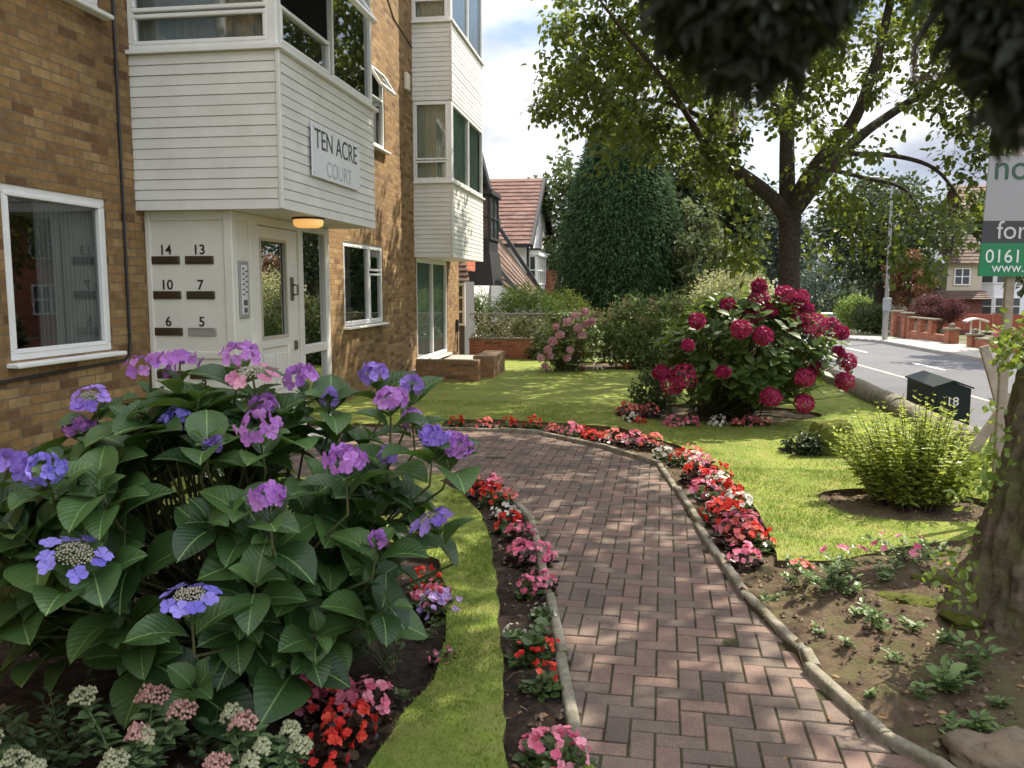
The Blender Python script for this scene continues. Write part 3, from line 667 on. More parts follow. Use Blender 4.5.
# ---- the entrance box under the first bay
px, py = -3.652, 7.345
pn = NB()
pn.box(BX+.001, BX+.055, py, py+.08, 0, 2.488, 0, .008); pn.box(px-.085, px, py, py+.08, 0, 2.488, 0, .008)          # posts
pn.box(BX+.056, px-.086, py+.002, py+.08, 2.40, 2.488, 0, .008); pn.box(BX+.056, px-.086, py+.002, py+.08, 1.14, 1.21, 0, .008)
pn.box(BX+.056, px-.086, py+.02, py+.06, 0, 2.40)
pan = pn.build('letterbox_panel', DOORM, flats)
def slot(X, z, s, below=False, m=BRASS):
    q = NB(); q.obox((X, py+.014, z), Xv, Zv, (.275, .072, .02), 0, .004); q.obox((X+.004, py+.004, z), Xv, Zv, (.245, .042, .01), 0, .003)
    sl_ = q.build('letterbox', m, pan)
    t_ = None
    if s: text(s, .125, (X-.002, py+.0185, z-.13 if below else z+.052), Xv, Zv, INK, 'number', pan, .0015, .002)
SIL = mat('polished_metal', (.45, .43, .38), .22, metal=.9)
for (a, b), z in zip((('14', '13'), ('10', '7'), ('6', '5')), (2.045, 1.727, 1.39)):
    slot(-4.31, z, a); slot(-3.98, z, b, m=SIL if b == '5' else BRASS)
for b, z in (('3', .99), ('1', .605)):
    slot(-4.31, z, None); slot(-3.98, z, b, True)
ft = NB()      # the framing of the street side of the box
ft.box(px-.06, px-.012, 7.426, 7.70, 0, 2.40)
ft.box(px-.08, px-.002, 7.426, 7.45, 0, 2.484, 0, .006); ft.box(px-.08, px+.004, 7.69, 7.875, 0, 2.484, 0, .006); ft.box(px-.08, px+.004, 8.88, 8.99, 0, 2.484, 0, .006)
ft.box(px-.08, px+.004, 9.655, 9.79, 0, 2.484, 0, .006); ft.box(px-.08, px, 7.876, 8.879, 2.40, 2.484, 0, .006); ft.box(px-.08, px, 8.991, 9.654, 2.405, 2.484, 0, .006)
ft.box(px-.08, px, 8.991, 9.654, 1.06, 1.16, 0, .006); ft.box(px-.08, px, 8.991, 9.654, 0, .16, 0, .006); ft.box(px-.08, px, 7.451, 7.689, 2.40, 2.484, 0, .006)
ft.quad((BX, 9.79, 0), (px, 9.79, 0), (px, 9.79, 2.484), (BX, 9.79, 2.484))
side = ft.build('porch_frame', DOORM, flats)
for z0, z1 in ((1.15, 2.41), (.15, 1.07)):
    g = NB(); g.quad((px-.035, 8.98, z0), (px-.035, 9.66, z0), (px-.035, 9.66, z1), (px-.035, 8.98, z1)); g.build('pane', DGLASS, side)
r = NB(); r.box(BX-2.5, BX-.2, 7.1, 10.2, -.05, 3.0); r.build('porch_interior', ROOMM, flats)
db = NB()
dx0, dx1 = px-.07, px-.02
db.box(dx0, dx1, 7.88, 7.96, .05, 2.395, 0, .006); db.box(dx0, dx1, 8.575, 8.875, .05, 2.395, 0, .006); db.box(dx0, dx1, 7.961, 8.574, 2.265, 2.395, 0, .006)
db.box(dx0, dx1, 7.961, 8.574, 1.19, 1.30, 0, .006); db.box(dx0+.01, dx1-.02, 7.961, 8.574, .05, 1.189)
for y0, y1 in ((8.0, 8.23), (8.29, 8.54)):
    db.box(dx1-.021, dx1-.004, y0, y1, .75, 1.12, 0, .012); db.box(dx1-.021, dx1-.004, y0, y1, .2, .68, 0, .012)
dr = db.build('door', DOORM, flats)
g = NB(); g.quad((px-.045, 7.955, 1.29), (px-.045, 8.58, 1.29), (px-.045, 8.58, 2.275), (px-.045, 7.955, 2.275)); g.build('pane', DGLASS, dr)
b_ = NB(); frame_pts(Vector((px-.018, 7.95, 1.28)), Yv, Zv, Xv, 0, .64, 0, 1.0, .03, .012, b_); b_.build('glazing_bead', mat('tan_bead', (.45, .40, .30), .5), dr)
h = NB(); h.obox((px-.012, 8.70, 1.78), Yv, Zv, (.06, .25, .02), 0, .006); h.tube([(px-.0, 8.70, 1.82), (px+.05, 8.70, 1.82), (px+.05, 8.70, 1.72), (px, 8.70, 1.72)], .012, 8); h.obox((px-.008, 8.76, 1.18), Yv, Zv, (.05, .1, .03), 0, .008); h.build('door_handle', mat('dark_brass', (.16, .13, .09), .35, metal=.8), dr)
ic = NB(); ic.obox((px-.004, 7.555, 1.775), Yv, Zv, (.19, .53, .018), 0, .004); icp = ic.build('entry_phone', mat('brushed_steel', (.36, .36, .34), .4, metal=.4), flats)
ic = NB(); ic.obox((px+.004, 7.555, 1.775), Yv, Zv, (.12, .46, .012), 0, .003); ic.build('button_plate', mat('pale_plate', (.62, .62, .58), .45), icp)
ic = NB()
for k in range(11): ic.obox((px+.012, 7.555+(.03 if k % 2 else -.03), 1.97-.024*k), Yv, Zv, (.035, .013, .012), 0, .002)
ic.obox((px+.012, 7.555, 1.655), Yv, Zv, (.07, .05, .01), 0, .002); ic.obox((px+.012, 7.555, 1.585), Yv, Zv, (.06, .045, .01), 0, .002); ic.build('call_buttons', mat('dark_button', (.08, .08, .08), .5), icp)
lp = NB(); c = Vector((-3.285, 8.25, 2.465)); q = [(c+Vector((.16*math.cos(a), .16*math.sin(a), 0))) for a in [2*math.pi*k/20 for k in range(20)]]
lp.prism(q, (0, 0, .02)); lm = lp.build('porch_light', BLACK, flats)
lp = NB(); V = []
for z, rr_ in ((2.4645, .145), (2.435, .15), (2.405, .14), (2.39, .11)):
    V += [(c.x+rr_*math.cos(2*math.pi*k/20), c.y+rr_*math.sin(2*math.pi*k/20), z) for k in range(20)]
lp.add(V, [(i*20+k, i*20+(k+1) % 20, (i+1)*20+(k+1) % 20, (i+1)*20+k) for i in range(3) for k in range(20)]); lp.add(V[60:], [list(range(20))])
lp.build('diffuser', mat('lit_diffuser', (.8, .6, .3), .4, emit=(1, .50, .14, .36)), lm, True)
# cables, vent box
cb = NB(); cb.tube([(BX+.02, 7.01, 9.9), (BX+.02, 7.01, 1.30), (BX+.02, 6.99, 1.20), (BX+.02, 6.91, 1.16), (BX+.02, 3.5, 1.08)], .013, 6); cb.build('black_cable', BLACK, flats)
cb = NB(); cb.tube([(BX+.01, 13.6, 7.5), (BX+.01, 14.8, 7.1), (BX+.01, 15.6, 6.62), (BX+.01, 16.85, 6.45)], .01, 5); cb.build('sagging_cable', BLACK, flats)
vb = NB(); vb.obox((BX+.04, 16.33, 5.68), Yv, Zv, (.2, .32, .08), 0, .02); vb.build('vent_box', mat('cream_plastic', (.62, .58, .46), .5), flats)
vb = NB(); vb.obox((BX+.03, 20.75, .85), Yv, Zv, (.12, .3, .06), 0, .01); vb.tube([(BX+.03, 20.75, .7), (BX+.03, 20.75, .2), (BX+.03, 20.2, .12)], .015, 5); vb.build('socket_box', BLACK, flats)
# name board
sg = thing('building_sign', 'white building name board reading TEN ACRE COURT on the clad bay above the entrance', 'sign', (-3.08, 8.555, 3.1))
b_ = NB(); b_.obox((-3.08, 8.555, 3.097), Yv, Zv, (1.38, .50, .012), 0, .003); b_.build('board', mat('board_white', (.78, .79, .80), .35, noise=2, col2=(.72, .73, .74)), sg)
text('TEN ACRE', .265, (-3.0725, 8.545, 3.12), Yv, Zv, mat('board_letter', (.05, .05, .055), .5), 'lettering', sg, .0015)
text('COURT', .22, (-3.0725, 8.60, 2.88), Yv, Zv, mat('faded_letter', (.44, .45, .47), .5), 'faded_lettering', sg, .0015)
b_ = NB()
for y in (7.91, 9.2): 
    for z in (2.88, 3.31): b_.obox((-3.074, y, z), Yv, Zv, (.018, .018, .008), 0, .003)
b_.build('screws', GREYM, sg)
# ---- planters of brick by the patio door
def planter(name, label, x0, x1, y0, y1, h):
    t = thing(name, label, 'low wall', ((x0+x1)/2, (y0+y1)/2, 0))
    nb = NB(); nb.box(x0, x1, y0, y1, -.05, h-.075); nb.build('brickwork', BRNB, t)
    nb = NB(); k = int((y1-y0)/.11) if (y1-y0) > (x1-x0) else int((x1-x0)/.075)
    if (y1-y0) > (x1-x0):
        for i in range(k): a = y0+(y1-y0)*i/k; nb.box(x0-.006, x1+.006, a+.004, a+(y1-y0)/k-.004, h-.074, h, 0, .005)
    else:
        for i in range(k): a = x0+(x1-x0)*i/k; nb.box(a+.004, a+(x1-x0)/k-.004, y0-.006, y1+.006, h-.074, h, 0, .005)
    nb.build('coping', mat('coping_brick', (.26, .17, .09), .85, noise=9, bump=.3, col2=(.17, .11, .06)), t)
planter('patio_wall', 'low brown brick wall ending in the lawn in front of the patio door, nearer of two', -4.18, -2.97, 15.65, 15.87, .44)
planter('patio_wall', 'low brown brick wall set back beside the patio step, farther of two', -3.22, -2.83, 16.4, 17.9, .46)
nb = NB(); nb.box(-4.48, -3.3, 16.4, 20.4, -.02, .16); tag(nb.build('patio_step', FLAG), kind='structure')
# ------------------------------------------------------------------ the garden: walls and garden furniture
STONE = groundmat('weathered_stone', (.19, .165, .13), (.30, .265, .21), (.13, .13, .07), 3, 6, .7)
gw = thing('garden_wall', 'low brown stone wall with rounded coping along the pavement edge of the lawn', 'wall', (XW, 10, 0))
nb = NB(); nb.box(XW-.02, XW+.22, 5.2, 24, PZ-.1, .06); nb.build('wall_base', STONE, gw)
nb = NB(); y = 5.1
while y < 24:
    l = .75+.35*RNG.random(); V = []; m = 6; n = 10; rr = .165+.012*RNG.normal(); zc = .085+.012*RNG.normal(); xc = XW+.10+.008*RNG.normal()
    for i in range(m):
        f = i/(m-1); yy = y+.008+(l-.016)*f; sh = .93 if i in (0, m-1) else 1
        for k in range(n):
            a = -.35+(math.pi+.7)*k/(n-1); q = rr*sh*(1+.06*fbm(yy, a, 3, 4))
            V.append((xc+q*math.cos(a), yy, zc+q*1.0*math.sin(a)))
    nb.add(V, [(i*n+k, i*n+k+1, i*n+n+k+1, i*n+n+k) for i in range(m-1) for k in range(n-1)]); nb.add(V[:n], [list(range(n))]); nb.add(V[-n:], [list(range(n))])
    y += l
nb.build('coping', STONE, gw, True)
# dark green cabinet with the number 18 behind the wall
bp = Vector((4.09, 12.6, 0)); DG = mat('dark_green_steel', (.008, .016, .010), .45, .25, noise=5, col2=(.008, .015, .010))
bt = thing('cabinet', 'dark green metal cabinet with pitched lid and number 18 behind the low stone wall', 'cabinet', (bp.x+.25, bp.y+.3, PZ))
ba = Vector((1, -.03, 0)).normalized(); bb = Vector((.03, 1, 0))
O = Vector((4.09, 12.6, 0))
def bpnt(u, v, z): return O+ba*u+bb.normalized()*v+Vector((0, 0, z))
zt = .40; w_ = .47; d_ = 1.4
nb = NB(); nb.prism([bpnt(0, 0, PZ), bpnt(w_, 0, PZ), bpnt(w_, 0, zt), bpnt(w_/2, 0, zt+.085), bpnt(0, 0, zt)], bb.normalized()*d_); nb.build('body', DG, bt)
nb = NB()
for u0, z0, u1, z1 in ((-.03, zt-.004, w_/2, zt+.092), (w_/2, zt+.092, w_+.03, zt-.004)):
    nb.prism([bpnt(u0, -.03, z0), bpnt(u1, -.03, z1), bpnt(u1, d_+.03, z1), bpnt(u0, d_+.03, z0)], (0, 0, .022))
nb.build('lid', DG, bt)
nb = NB(); nb.prism([bpnt(.03, -.006, PZ+.1), bpnt(w_-.03, -.006, PZ+.1), bpnt(w_-.03, -.006, zt-.03), bpnt(.03, -.006, zt-.03)], bb.normalized()*.005); nb.build('door', DG, bt)
text('18', .17, bpnt(w_*.5, -.0105, .16), ba, Zv, WHITE, 'number', bt, .001)
# estate agent's board by the big trunk
sd = 6.1
st = thing('sale_board', 'grey and green estate agent board on a pale timber post beside the ivy-clad trunk', 'sign', tuple(P(1030, 420, sd)[:2])+(0,))
bx_ = RGT*1; 
def sp(x, y, d=sd): return P(x, y, d)
tl_ = sp(990, 156); bl_ = sp(980, 276); Ux = Vector((math.cos(YAW), math.sin(YAW), 0)); Dn = (bl_-tl_); Dn = Vector((Dn.x*.3, Dn.y*.3, Dn.z))
bw_ = .72; Hh = abs(Dn.z); dn = Vector((-.035, 0, -1))
def bpt(u, v): return tl_+Ux*u+dn*(v*Hh)
def panel(v0, v1, m, nm):
    nb = NB(); nb.prism([bpt(0, v0), bpt(bw_, v0), bpt(bw_, v1), bpt(0, v1)], Ux.cross(Zv)*-.012); nb.build(nm, m, st)
panel(0, .535, mat('board_grey', (.34, .34, .35), .45), 'grey_panel'); panel(.536, .72, mat('board_dark', (.045, .045, .05), .45), 'dark_panel'); panel(.721, 1, mat('board_green', (.010, .20, .075), .45), 'green_panel')
FRN = Ux.cross(Zv)*.004
if (tl_-Vector((0, 0, CH))).dot(Ux.cross(Zv)) > 0: FRN = -FRN
xd = Ux; yd = -dn.normalized(); 
# keep letters facing the path
def stx(body, s, u, v, m, nm): text(body, s, bpt(u, v)+Ux.cross(Zv)*.003, xd, Zv, m, nm, st, .001, align='LEFT')
GRL = mat('dark_green_letter', (.03, .09, .05), .5); WHL = mat('pale_letter', (.55, .56, .56), .5); BRT = mat('bright_letter', (.75, .78, .76), .5)
stx('no', .25, .035, .19, GRL, 'lettering'); stx('for', .185, .10, .685, WHL, 'lettering'); stx('0161 7', .135, .035, .885, BRT, 'lettering'); stx('www.no', .10, .09, .965, BRT, 'lettering')
TIM = mat('pale_timber', (.36, .31, .24), .8, noise=12, bump=.3, col2=(.26, .22, .17))
pt = sp(1019, 290); nb = NB(); nb.obox(Vector((pt.x, pt.y+.17, pt.z/2+.75)), (1, 0, 0), (0, 1, 0), (.06, .045, pt.z+1.6), 0, .004); nb.build('post', TIM, st)
def plank(name, label, a, b, da, db_, w=.075):
    A = P(*a, da); B = P(*b, db_); t = thing(name, label, 'stake', tuple(B)); d = (B-A); nb = NB()
    nb.obox((A+B)/2, d, d.cross(RGT.cross(d)).cross(d) if False else d.cross(FWD), (d.length, w, .025), 0, .003); nb.build('plank', TIM, t)
plank('timber_stake', 'pale timber stake leaning up to the left above the other stake beside the big trunk', (984, 346), (1008, 432), 6.6, 6.6)
plank('timber_stake', 'lower pale timber stake leaning up to the right towards the big trunk', (1012, 395), (972, 452), 6.72, 6.72)
plank('timber_stake', 'short upright pale timber stake behind the bright green shrub by the trunk', (1001, 412), (991, 450), 6.8, 6.8, .06)
# a rock in the near right corner
def rock(name, label, c, s, m, seed, cat='rock'):
    nb = NB(); n, mm = 44, 28; V = []
    for i in range(mm+1):
        th = math.pi*i/mm
        for k in range(n):
            ph = 2*math.pi*k/n; d = Vector((math.sin(th)*math.cos(ph), math.sin(th)*math.sin(ph), math.cos(th)))
            q = 1+.28*mnoise.fractal(d*1.3+Vector((seed, 0, 0)), 1, 2, 5)+.05*mnoise.fractal(d*5+Vector((seed, 3, 0)), 1, 2, 4); p = Vector((d.x*s[0], d.y*s[1], d.z*s[2]))*q; V.append(c+p)
    nb.add(V, [(i*n+k, i*n+(k+1) % n, i*n+n+(k+1) % n, i*n+n+k) for i in range(mm) for k in range(n)])
    return tag(nb.build(name, m, None, True), label, cat)
rock('rock', 'sandy rock lying on the soil in the near right corner of the bed', G(1008, 766)+Vector((0, 0, .02)), (.22, .17, .09), groundmat('sandstone', (.20, .15, .10), (.33, .26, .18), (.17, .14, .10), 6, 12, .8), 3)

# ------------------------------------------------------------------ trees
def tree_skeleton(nb, limbs, clusters, twig0=.03, seg=6, nodes_from=0, rtip=.006):
    nodes = []
    for pts, rad in limbs:
        # curve through the points
        P_ = [Vector(p) for p in pts]; q = []; rr = []
        for i in range(len(P_)-1):
            p0 = P_[max(i-1, 0)]; p1 = P_[i]; p2 = P_[i+1]; p3 = P_[min(i+2, len(P_)-1)]
            for s in range(5):
                t = s/5; q.append(.5*((2*p1)+(p2-p0)*t+(2*p0-5*p1+4*p2-p3)*t*t+(3*p1-p0-3*p2+p3)*t**3)); rr.append(rad[i]+(rad[i+1]-rad[i])*t)
        q.append(P_[-1]); rr.append(rad[-1])
        nb.tube(q, rr, 10 if rr[0] > .08 else 7)
        nodes += [(p, r) for p, r in zip(q, rr)][nodes_from if rr[0] > .2 else 2:]
    N = np.array([tuple(p) for p, r in nodes]); Rr = np.array([r for p, r in nodes])
    cl = np.asarray(clusters, float).reshape(-1, 3); todo = list(range(len(cl)))
    dist = np.array([np.linalg.norm(N-c, axis=1).min() for c in cl]); order = np.argsort(dist)
    for i in order:
        c = cl[i]; d = np.linalg.norm(N-c, axis=1)+np.where(Rr > .16, 1.0, 0); j = d.argmin(); a = Vector(N[j]); b = Vector(c); ln = (b-a).length
        if ln < .05: continue
        r0 = min(Rr[j]*.75, twig0*(.35+.35*ln)); mid = (a+b)/2+Vector(RNG.normal(size=3))*ln*.10+Vector((0, 0, ln*.08)); 
        q = [a, (a*.6+mid*.4)+Vector(RNG.normal(size=3))*ln*.03, mid, (b*.5+mid*.5)+Vector(RNG.normal(size=3))*ln*.03, b]
        rr = list(np.linspace(r0, rtip, 5)); nb.tube(q, rr, 4 if r0 < .02 else 5, cap=False)
        N = np.r_[N, np.array([tuple(p) for p in q[1:]])]; Rr = np.r_[Rr, rr[1:]]
def ell_pts(n, c, r, lo=.5):
    d = rdir(n); return np.array(c)+d*(lo+(1-lo)*RNG.random((n, 1))**.6)*np.array(r)
MAPLE = leaf_mat('tree_leaf', (.045, .075, .016), (.10, .135, .028), .42, .5, tcol=(.26, .31, .035))
# --- the main tree on the lawn
TD = 17.5
def tp(x, y, dd=0): return P(x, y, TD+dd)
tb = P(790, 370, TD); tb.z = 0
mt = thing('broadleaf_tree', 'mature tree with a spreading leafy crown standing on the lawn behind the red hydrangea', 'tree', tuple(tb))
limbs = [([tb, tp(789, 330), tp(789, 260), tp(790, 212)], [.32, .235, .215, .23]),
         ([tp(790, 222), tp(770, 196, -.1), tp(735, 170, -.3), tp(705, 150, -.4), tp(712, 123, -.5), tp(724, 60, -.6), tp(735, -20, -.8), tp(745, -90, -1)], [.17, .15, .135, .12, .09, .075, .06, .04]),
         ([tp(707, 151, -.4), tp(690, 120, -.9), tp(664, 80, -1.6), tp(630, 40, -2.2), tp(600, 0, -2.6)], [.07, .06, .05, .035, .02]),
         ([tp(723, 163, -.3), tp(733, 130, .5), tp(730, 77, 1.2), tp(705, 10, 1.8)], [.08, .07, .055, .03]),
         ([tp(788, 218), tp(787, 175, .2), tp(788, 120, .4), tp(797, 60, .5), tp(812, -20, .6), tp(815, -130, .8)], [.19, .165, .15, .12, .09, .05]),
         ([tp(791, 215), tp(806, 180, -.3), tp(830, 148, -.5), tp(855, 118, -.7), tp(878, 55, -1), tp(895, -20, -1.2), tp(915, -90, -1.4)], [.17, .15, .14, .12, .09, .07, .04]),
         ([tp(792, 212), tp(818, 180, .3), tp(840, 156, .5), tp(868, 130, .6), tp(909, 102, .9), tp(948, 76, 1.2), tp(985, 20, 1.5), tp(1010, -50, 1.8)], [.19, .16, .13, .10, .085, .07, .05, .03]),
         ([tp(850, 154, .5), tp(894, 156, .2), tp(935, 169, -.2), tp(962, 202, -.4)], [.06, .05, .04, .02]),
         ([tp(828, 169, .4), tp(865, 178, 1.0), tp(905, 190, 1.4), tp(925, 225, 1.5)], [.055, .045, .035, .02]),
         ([tp(788, 130, .4), tp(765, 80, 1.4), tp(750, 30, 2.4), tp(740, -40, 3.2)], [.09, .075, .05, .03]),
         ([tp(797, 70, .5), tp(840, 30, 1.6), tp(880, -20, 2.4)], [.08, .06, .03]),
         ([tp(712, 123, -.5), tp(675, 105, -.2), tp(640, 100, .3), tp(600, 110, .6)], [.06, .045, .03, .02])]
cc = tp(795, 40); cc = Vector((cc.x, cc.y, 6.7))
cl = [p for p in ell_pts(500, cc, (5.3, 3.6, 4.0), .40)]
def pix(p):
    v = Vector(p)-Vector((0, 0, CH)); d = v.dot(FWD); return 512+F*v.dot(RGT)/d, 384-F*v.dot(UPV)/d, d
keep = []
for p in cl:
    x, y, d = pix(p)
    if p[2] < 3.4 and not (800 < x < 960): continue
    if x < 700 and y > 150-.12*(700-x): continue
    if 740 < x < 830 and 120 < y < 260 and RNG.random() < .85: continue
    if 850 < x < 985 and 95 < y < 190 and RNG.random() < .86: continue
    keep.append(p)
for x, y, dd in [(640, 150, -1.5), (612, 158, -1.2), (625, 128, -1), (655, 140, -.5), (600, 130, 0), (575, 112, .4), (560, 90, .3), (552, 60, 0), (548, 110, .2), (690, 175, -.3), (742, 236, -2.5), (730, 240, -2.4), (748, 262, -2.5), (670, 150, -1),
                 (858, 232, -.6), (890, 240, -1), (930, 215, -.5), (905, 262, -1.2), (946, 240, -1), (930, 272, -1.4), (845, 200, 0), (955, 215, -.5), (965, 180, -.2), (826, 246, .5), (900, 205, 0), (975, 205, 0), (960, 130, 0), (985, 150, -.3), (940, 108, .4), (1000, 175, -.4), (975, 105, .2), (920, 85, .6), (1000, 120, 0), (955, 155, -.2), (990, 85, .4), (560, 30, .2), (580, 55, -.2), (600, 85, -.4), (620, 60, -.6), (640, 105, -.8), (665, 118, -.6), (590, 20, 0), (612, 110, -.5), (640, 70, -.7), (680, 135, -.6), (575, 80, 0), (660, 60, -1), (540, 110, .5)]:
    keep.append(tuple(tp(x, y, dd)))
nb = NB(); tree_skeleton(nb, limbs, keep, .022, nodes_from=8); nb.build('trunk', BARK, mt, True)
nb = NB(); clumps(nb, keep, RNG.uniform(.3, .7, len(keep)), 72, .14, .105, 'oval', .5, shell=.15); nb.build('crown', MAPLE, mt)

# --- the foreground tree: gnarled trunk at the right edge, unseen crown overhead shaped to cast shade
def trunk_loft(name, rows, m, parent, seed, nseg=150, ridge=.15):
    """rows: (centre, radius, flare)"""
    nb = NB(); V = []; steps = []
    for (c0, r0, f0), (c1, r1, f1) in zip(rows[:-1], rows[1:]):
        for s in range(30): t = s/30; steps.append((Vector(c0).lerp(Vector(c1), t), r0+(r1-r0)*t, f0+(f1-f0)*t))
    steps.append((Vector(rows[-1][0]), rows[-1][1], rows[-1][2]))
    for c, r, fl in steps:
        for k in range(nseg):
            a = 2*math.pi*k/nseg
            q = r*(1+ridge*mnoise.fractal(Vector((math.cos(a)*2.2, math.sin(a)*2.2, c.z*1.3+seed)), 1, 2, 5)+.05*math.sin(a*7+c.z*2+seed))+fl*max(0, .35+.65*math.sin(a*4+seed))**2
            q -= .05*max(0, .28-abs(mnoise.fractal(Vector((math.cos(a)*4.5, math.sin(a)*4.5, c.z*1.6+seed)), 1, 2, 4)))
            q += .03*mnoise.fractal(Vector((math.cos(a)*9*r*3, math.sin(a)*9*r*3, c.z*5+seed)), 1, 2, 4)
            V.append(c+Vector((math.cos(a)*q, math.sin(a)*q, 0)))
    m_ = len(steps); nb.add(V, [(i*nseg+k, i*nseg+(k+1) % nseg, (i+1)*nseg+(k+1) % nseg, (i+1)*nseg+k) for i in range(m_-1) for k in range(nseg)])
    return nb.build(name, m, parent, True)
OLDBARK = groundmat('old_bark', (.05, .036, .028), (.22, .175, .135), (.15, .155, .06), 11, 3.6, 1.0)
T0 = TRK.copy(); T0.z = 0
ft_ = thing('old_tree', 'gnarled old tree with ivy on its trunk at the right edge of the bed', 'tree', tuple(T0))
r_ = RGT
rows = [(T0+Vector((0, 0, -.1)), .46, .22), (T0+Vector((0, 0, .12)), .38, .14), (T0+Vector((0, 0, .4)), .325, .07), (T0+r_*.05+Vector((0, 0, .9)), .295, .03), (T0+r_*.14+Vector((0, 0, 1.5)), .285, 0), (T0+r_*.32+Vector((0, .0, 2.2)), .25, 0), (T0+r_*.5+Vector((0, 0, 3.2)), .22, 0)]
tr_ = trunk_loft('trunk', rows, OLDBARK, ft_, 2.3)
top = T0+r_*.5+Vector((0, 0, 3.1))
def tv(x, y, z): return Vector((x, y, z))
limbs2 = [([top, top+tv(.1, .3, .9), tv(2.2, 6.2, 5.6), tv(1.2, 8.2, 6.9), tv(.2, 10, 7.8), tv(-1.8, 10.8, 8.2)], [.20, .17, .13, .10, .07, .03]),
          ([top, top+tv(-.3, -.3, .8), tv(1.0, 2.6, 5.0), tv(-.6, 2.6, 6.2), tv(-2.2, 3.0, 7.2)], [.18, .15, .11, .08, .03]),
          ([top, top+tv(.1, -.6, .5), tv(1.7, 1.9, 3.7), tv(.9, 1.2, 3.2)], [.12, .09, .05, .02]),
          ([top, top+tv(.4, .3, 1.2), tv(3.3, 6.6, 6.5), tv(3.2, 10, 8.2)], [.16, .13, .09, .04])]
def near(x, y, d): return tuple(P(x, y, d))
sun_blockers = []  # unseen leaf clusters, added to block the sun over path, wall and bay
def shade_from(q):                                                   # where the crown must be for the sun to miss q
    z = RNG.uniform(6.9, 8.4); return Vector(q)+SVEC*((z-q[2])/SVEC.z)
SH = g2((420, 425), (640, 458), (683, 520), (718, 600), (736, 680), (750, 768), (760, 860))+[(.0, 1.4), (-4.4, 1.4), (-4.4, 10.8)]
qx, qy = RNG.uniform(-4.4, 2, 1500), RNG.uniform(1.4, 11, 1500); ok = inpoly(qx, qy, SH)
want = [(x, y, 0) for x, y in zip(qx[ok][:330], qy[ok][:330])]+[(-4.5, RNG.uniform(3, 7.3), RNG.uniform(.5, 5)) for k in range(70)]+[(-3.1, RNG.uniform(7.1, 10), RNG.uniform(1.5, 5.2)) for k in range(140)]+[(RNG.uniform(-2.6, -.2), RNG.uniform(2.8, 4.6), 1.2) for k in range(50)]
for q in want:
    p = shade_from(q)
    if pix(p)[1] < -30: sun_blockers.append(p)
LIT = g2((650, 462), (720, 462), (860, 455), (1010, 440), (1060, 560), (1060, 850), (860, 850), (800, 715), (745, 625), (705, 545))
sun_blockers = [p for p in sun_blockers if not inpoly(np.array([p[0]-SVEC.x*p[2]/SVEC.z]), np.array([p[1]-SVEC.y*p[2]/SVEC.z]), LIT)[0]]
low = [near(x, y-24, d) for x, y, d in [(675, -8, .5), (700, 6, .47), (735, 14, .46), (770, 24, .45), (800, 6, .46), (830, -4, .48), (715, 30, .5), (760, 46, .47), (745, 66, .47), (775, 64, .46), (700, 50, .5), (810, 36, .47), (690, 28, .5), (725, 46, .48), (985, 20, .43), (1015, 45, .42), (1030, 80, .42), (1003, 70, .43), (975, -8, .44), (1040, 10, .42), (1024, 104, .42), (990, 48, .43)]]
nb = NB(); tree_skeleton(nb, limbs2, sun_blockers, .02, nodes_from=4)
tw = [([tv(1.7, 1.9, 3.7), tv(.8, .9, 2.8), Vector(near(980, -60, .46)), Vector(near(1015, 40, .43))], [.02, .006, .0025, .001]),
      ([tv(.8, .9, 2.8), Vector(near(860, -90, .5)), Vector(near(780, 0, .47)), Vector(near(765, 50, .46))], [.012, .004, .002, .001])]
tree_skeleton(nb, tw, low, .002, nodes_from=3, rtip=.0004); nb.build('limbs', BARK, ft_, True)
nb = NB(); clumps(nb, sun_blockers, RNG.uniform(.35, .55, len(sun_blockers)), 46, .15, .11, 'oval', .5, shell=.15)
nb.build('crown', MAPLE, ft_)  # out-of-view leaves, laid out to follow the wanted shade
DKL = leaf_mat('dark_leaf', (.018, .02, .016), (.03, .033, .022), .04, .7, spec=.15)  # darker copy of the crown leaf: the bough's shade is in the colour
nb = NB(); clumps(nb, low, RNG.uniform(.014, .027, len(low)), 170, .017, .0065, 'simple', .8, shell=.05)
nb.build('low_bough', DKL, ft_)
# ivy on the trunk
IVY = leaf_mat('ivy_leaf', (.10, .17, .03), (.24, .32, .06), .35, .4, tcol=(.35, .42, .05))
nb = NB(); C = []; D = []
for x, y, n in ((1010, 335, 30), (1018, 350, 30), (1003, 360, 14), (1008, 445, 12), (975, 470, 22), (985, 482, 26), (968, 490, 14), (955, 585, 8), (965, 560, 16), (945, 575, 10), (972, 600, 8), (1000, 425, 12)):
    for k in range(int(n*1.7)):
        C.append(P(x+RNG.normal()*11, y+RNG.normal()*13, 4.22-.05*(y < 420)+RNG.normal()*.06-(.12 if y > 540 else 0)))
C = np.array(C); leaves(nb, C, RNG.normal(size=C.shape)*.8+[-.2, -.2, -.2], RNG.normal(size=C.shape)*.7+[-.2, -.4, .7], RNG.uniform(.025, .06, len(C)), RNG.uniform(.02, .045, len(C)), 'oval')
nb.build('ivy', IVY, ft_)

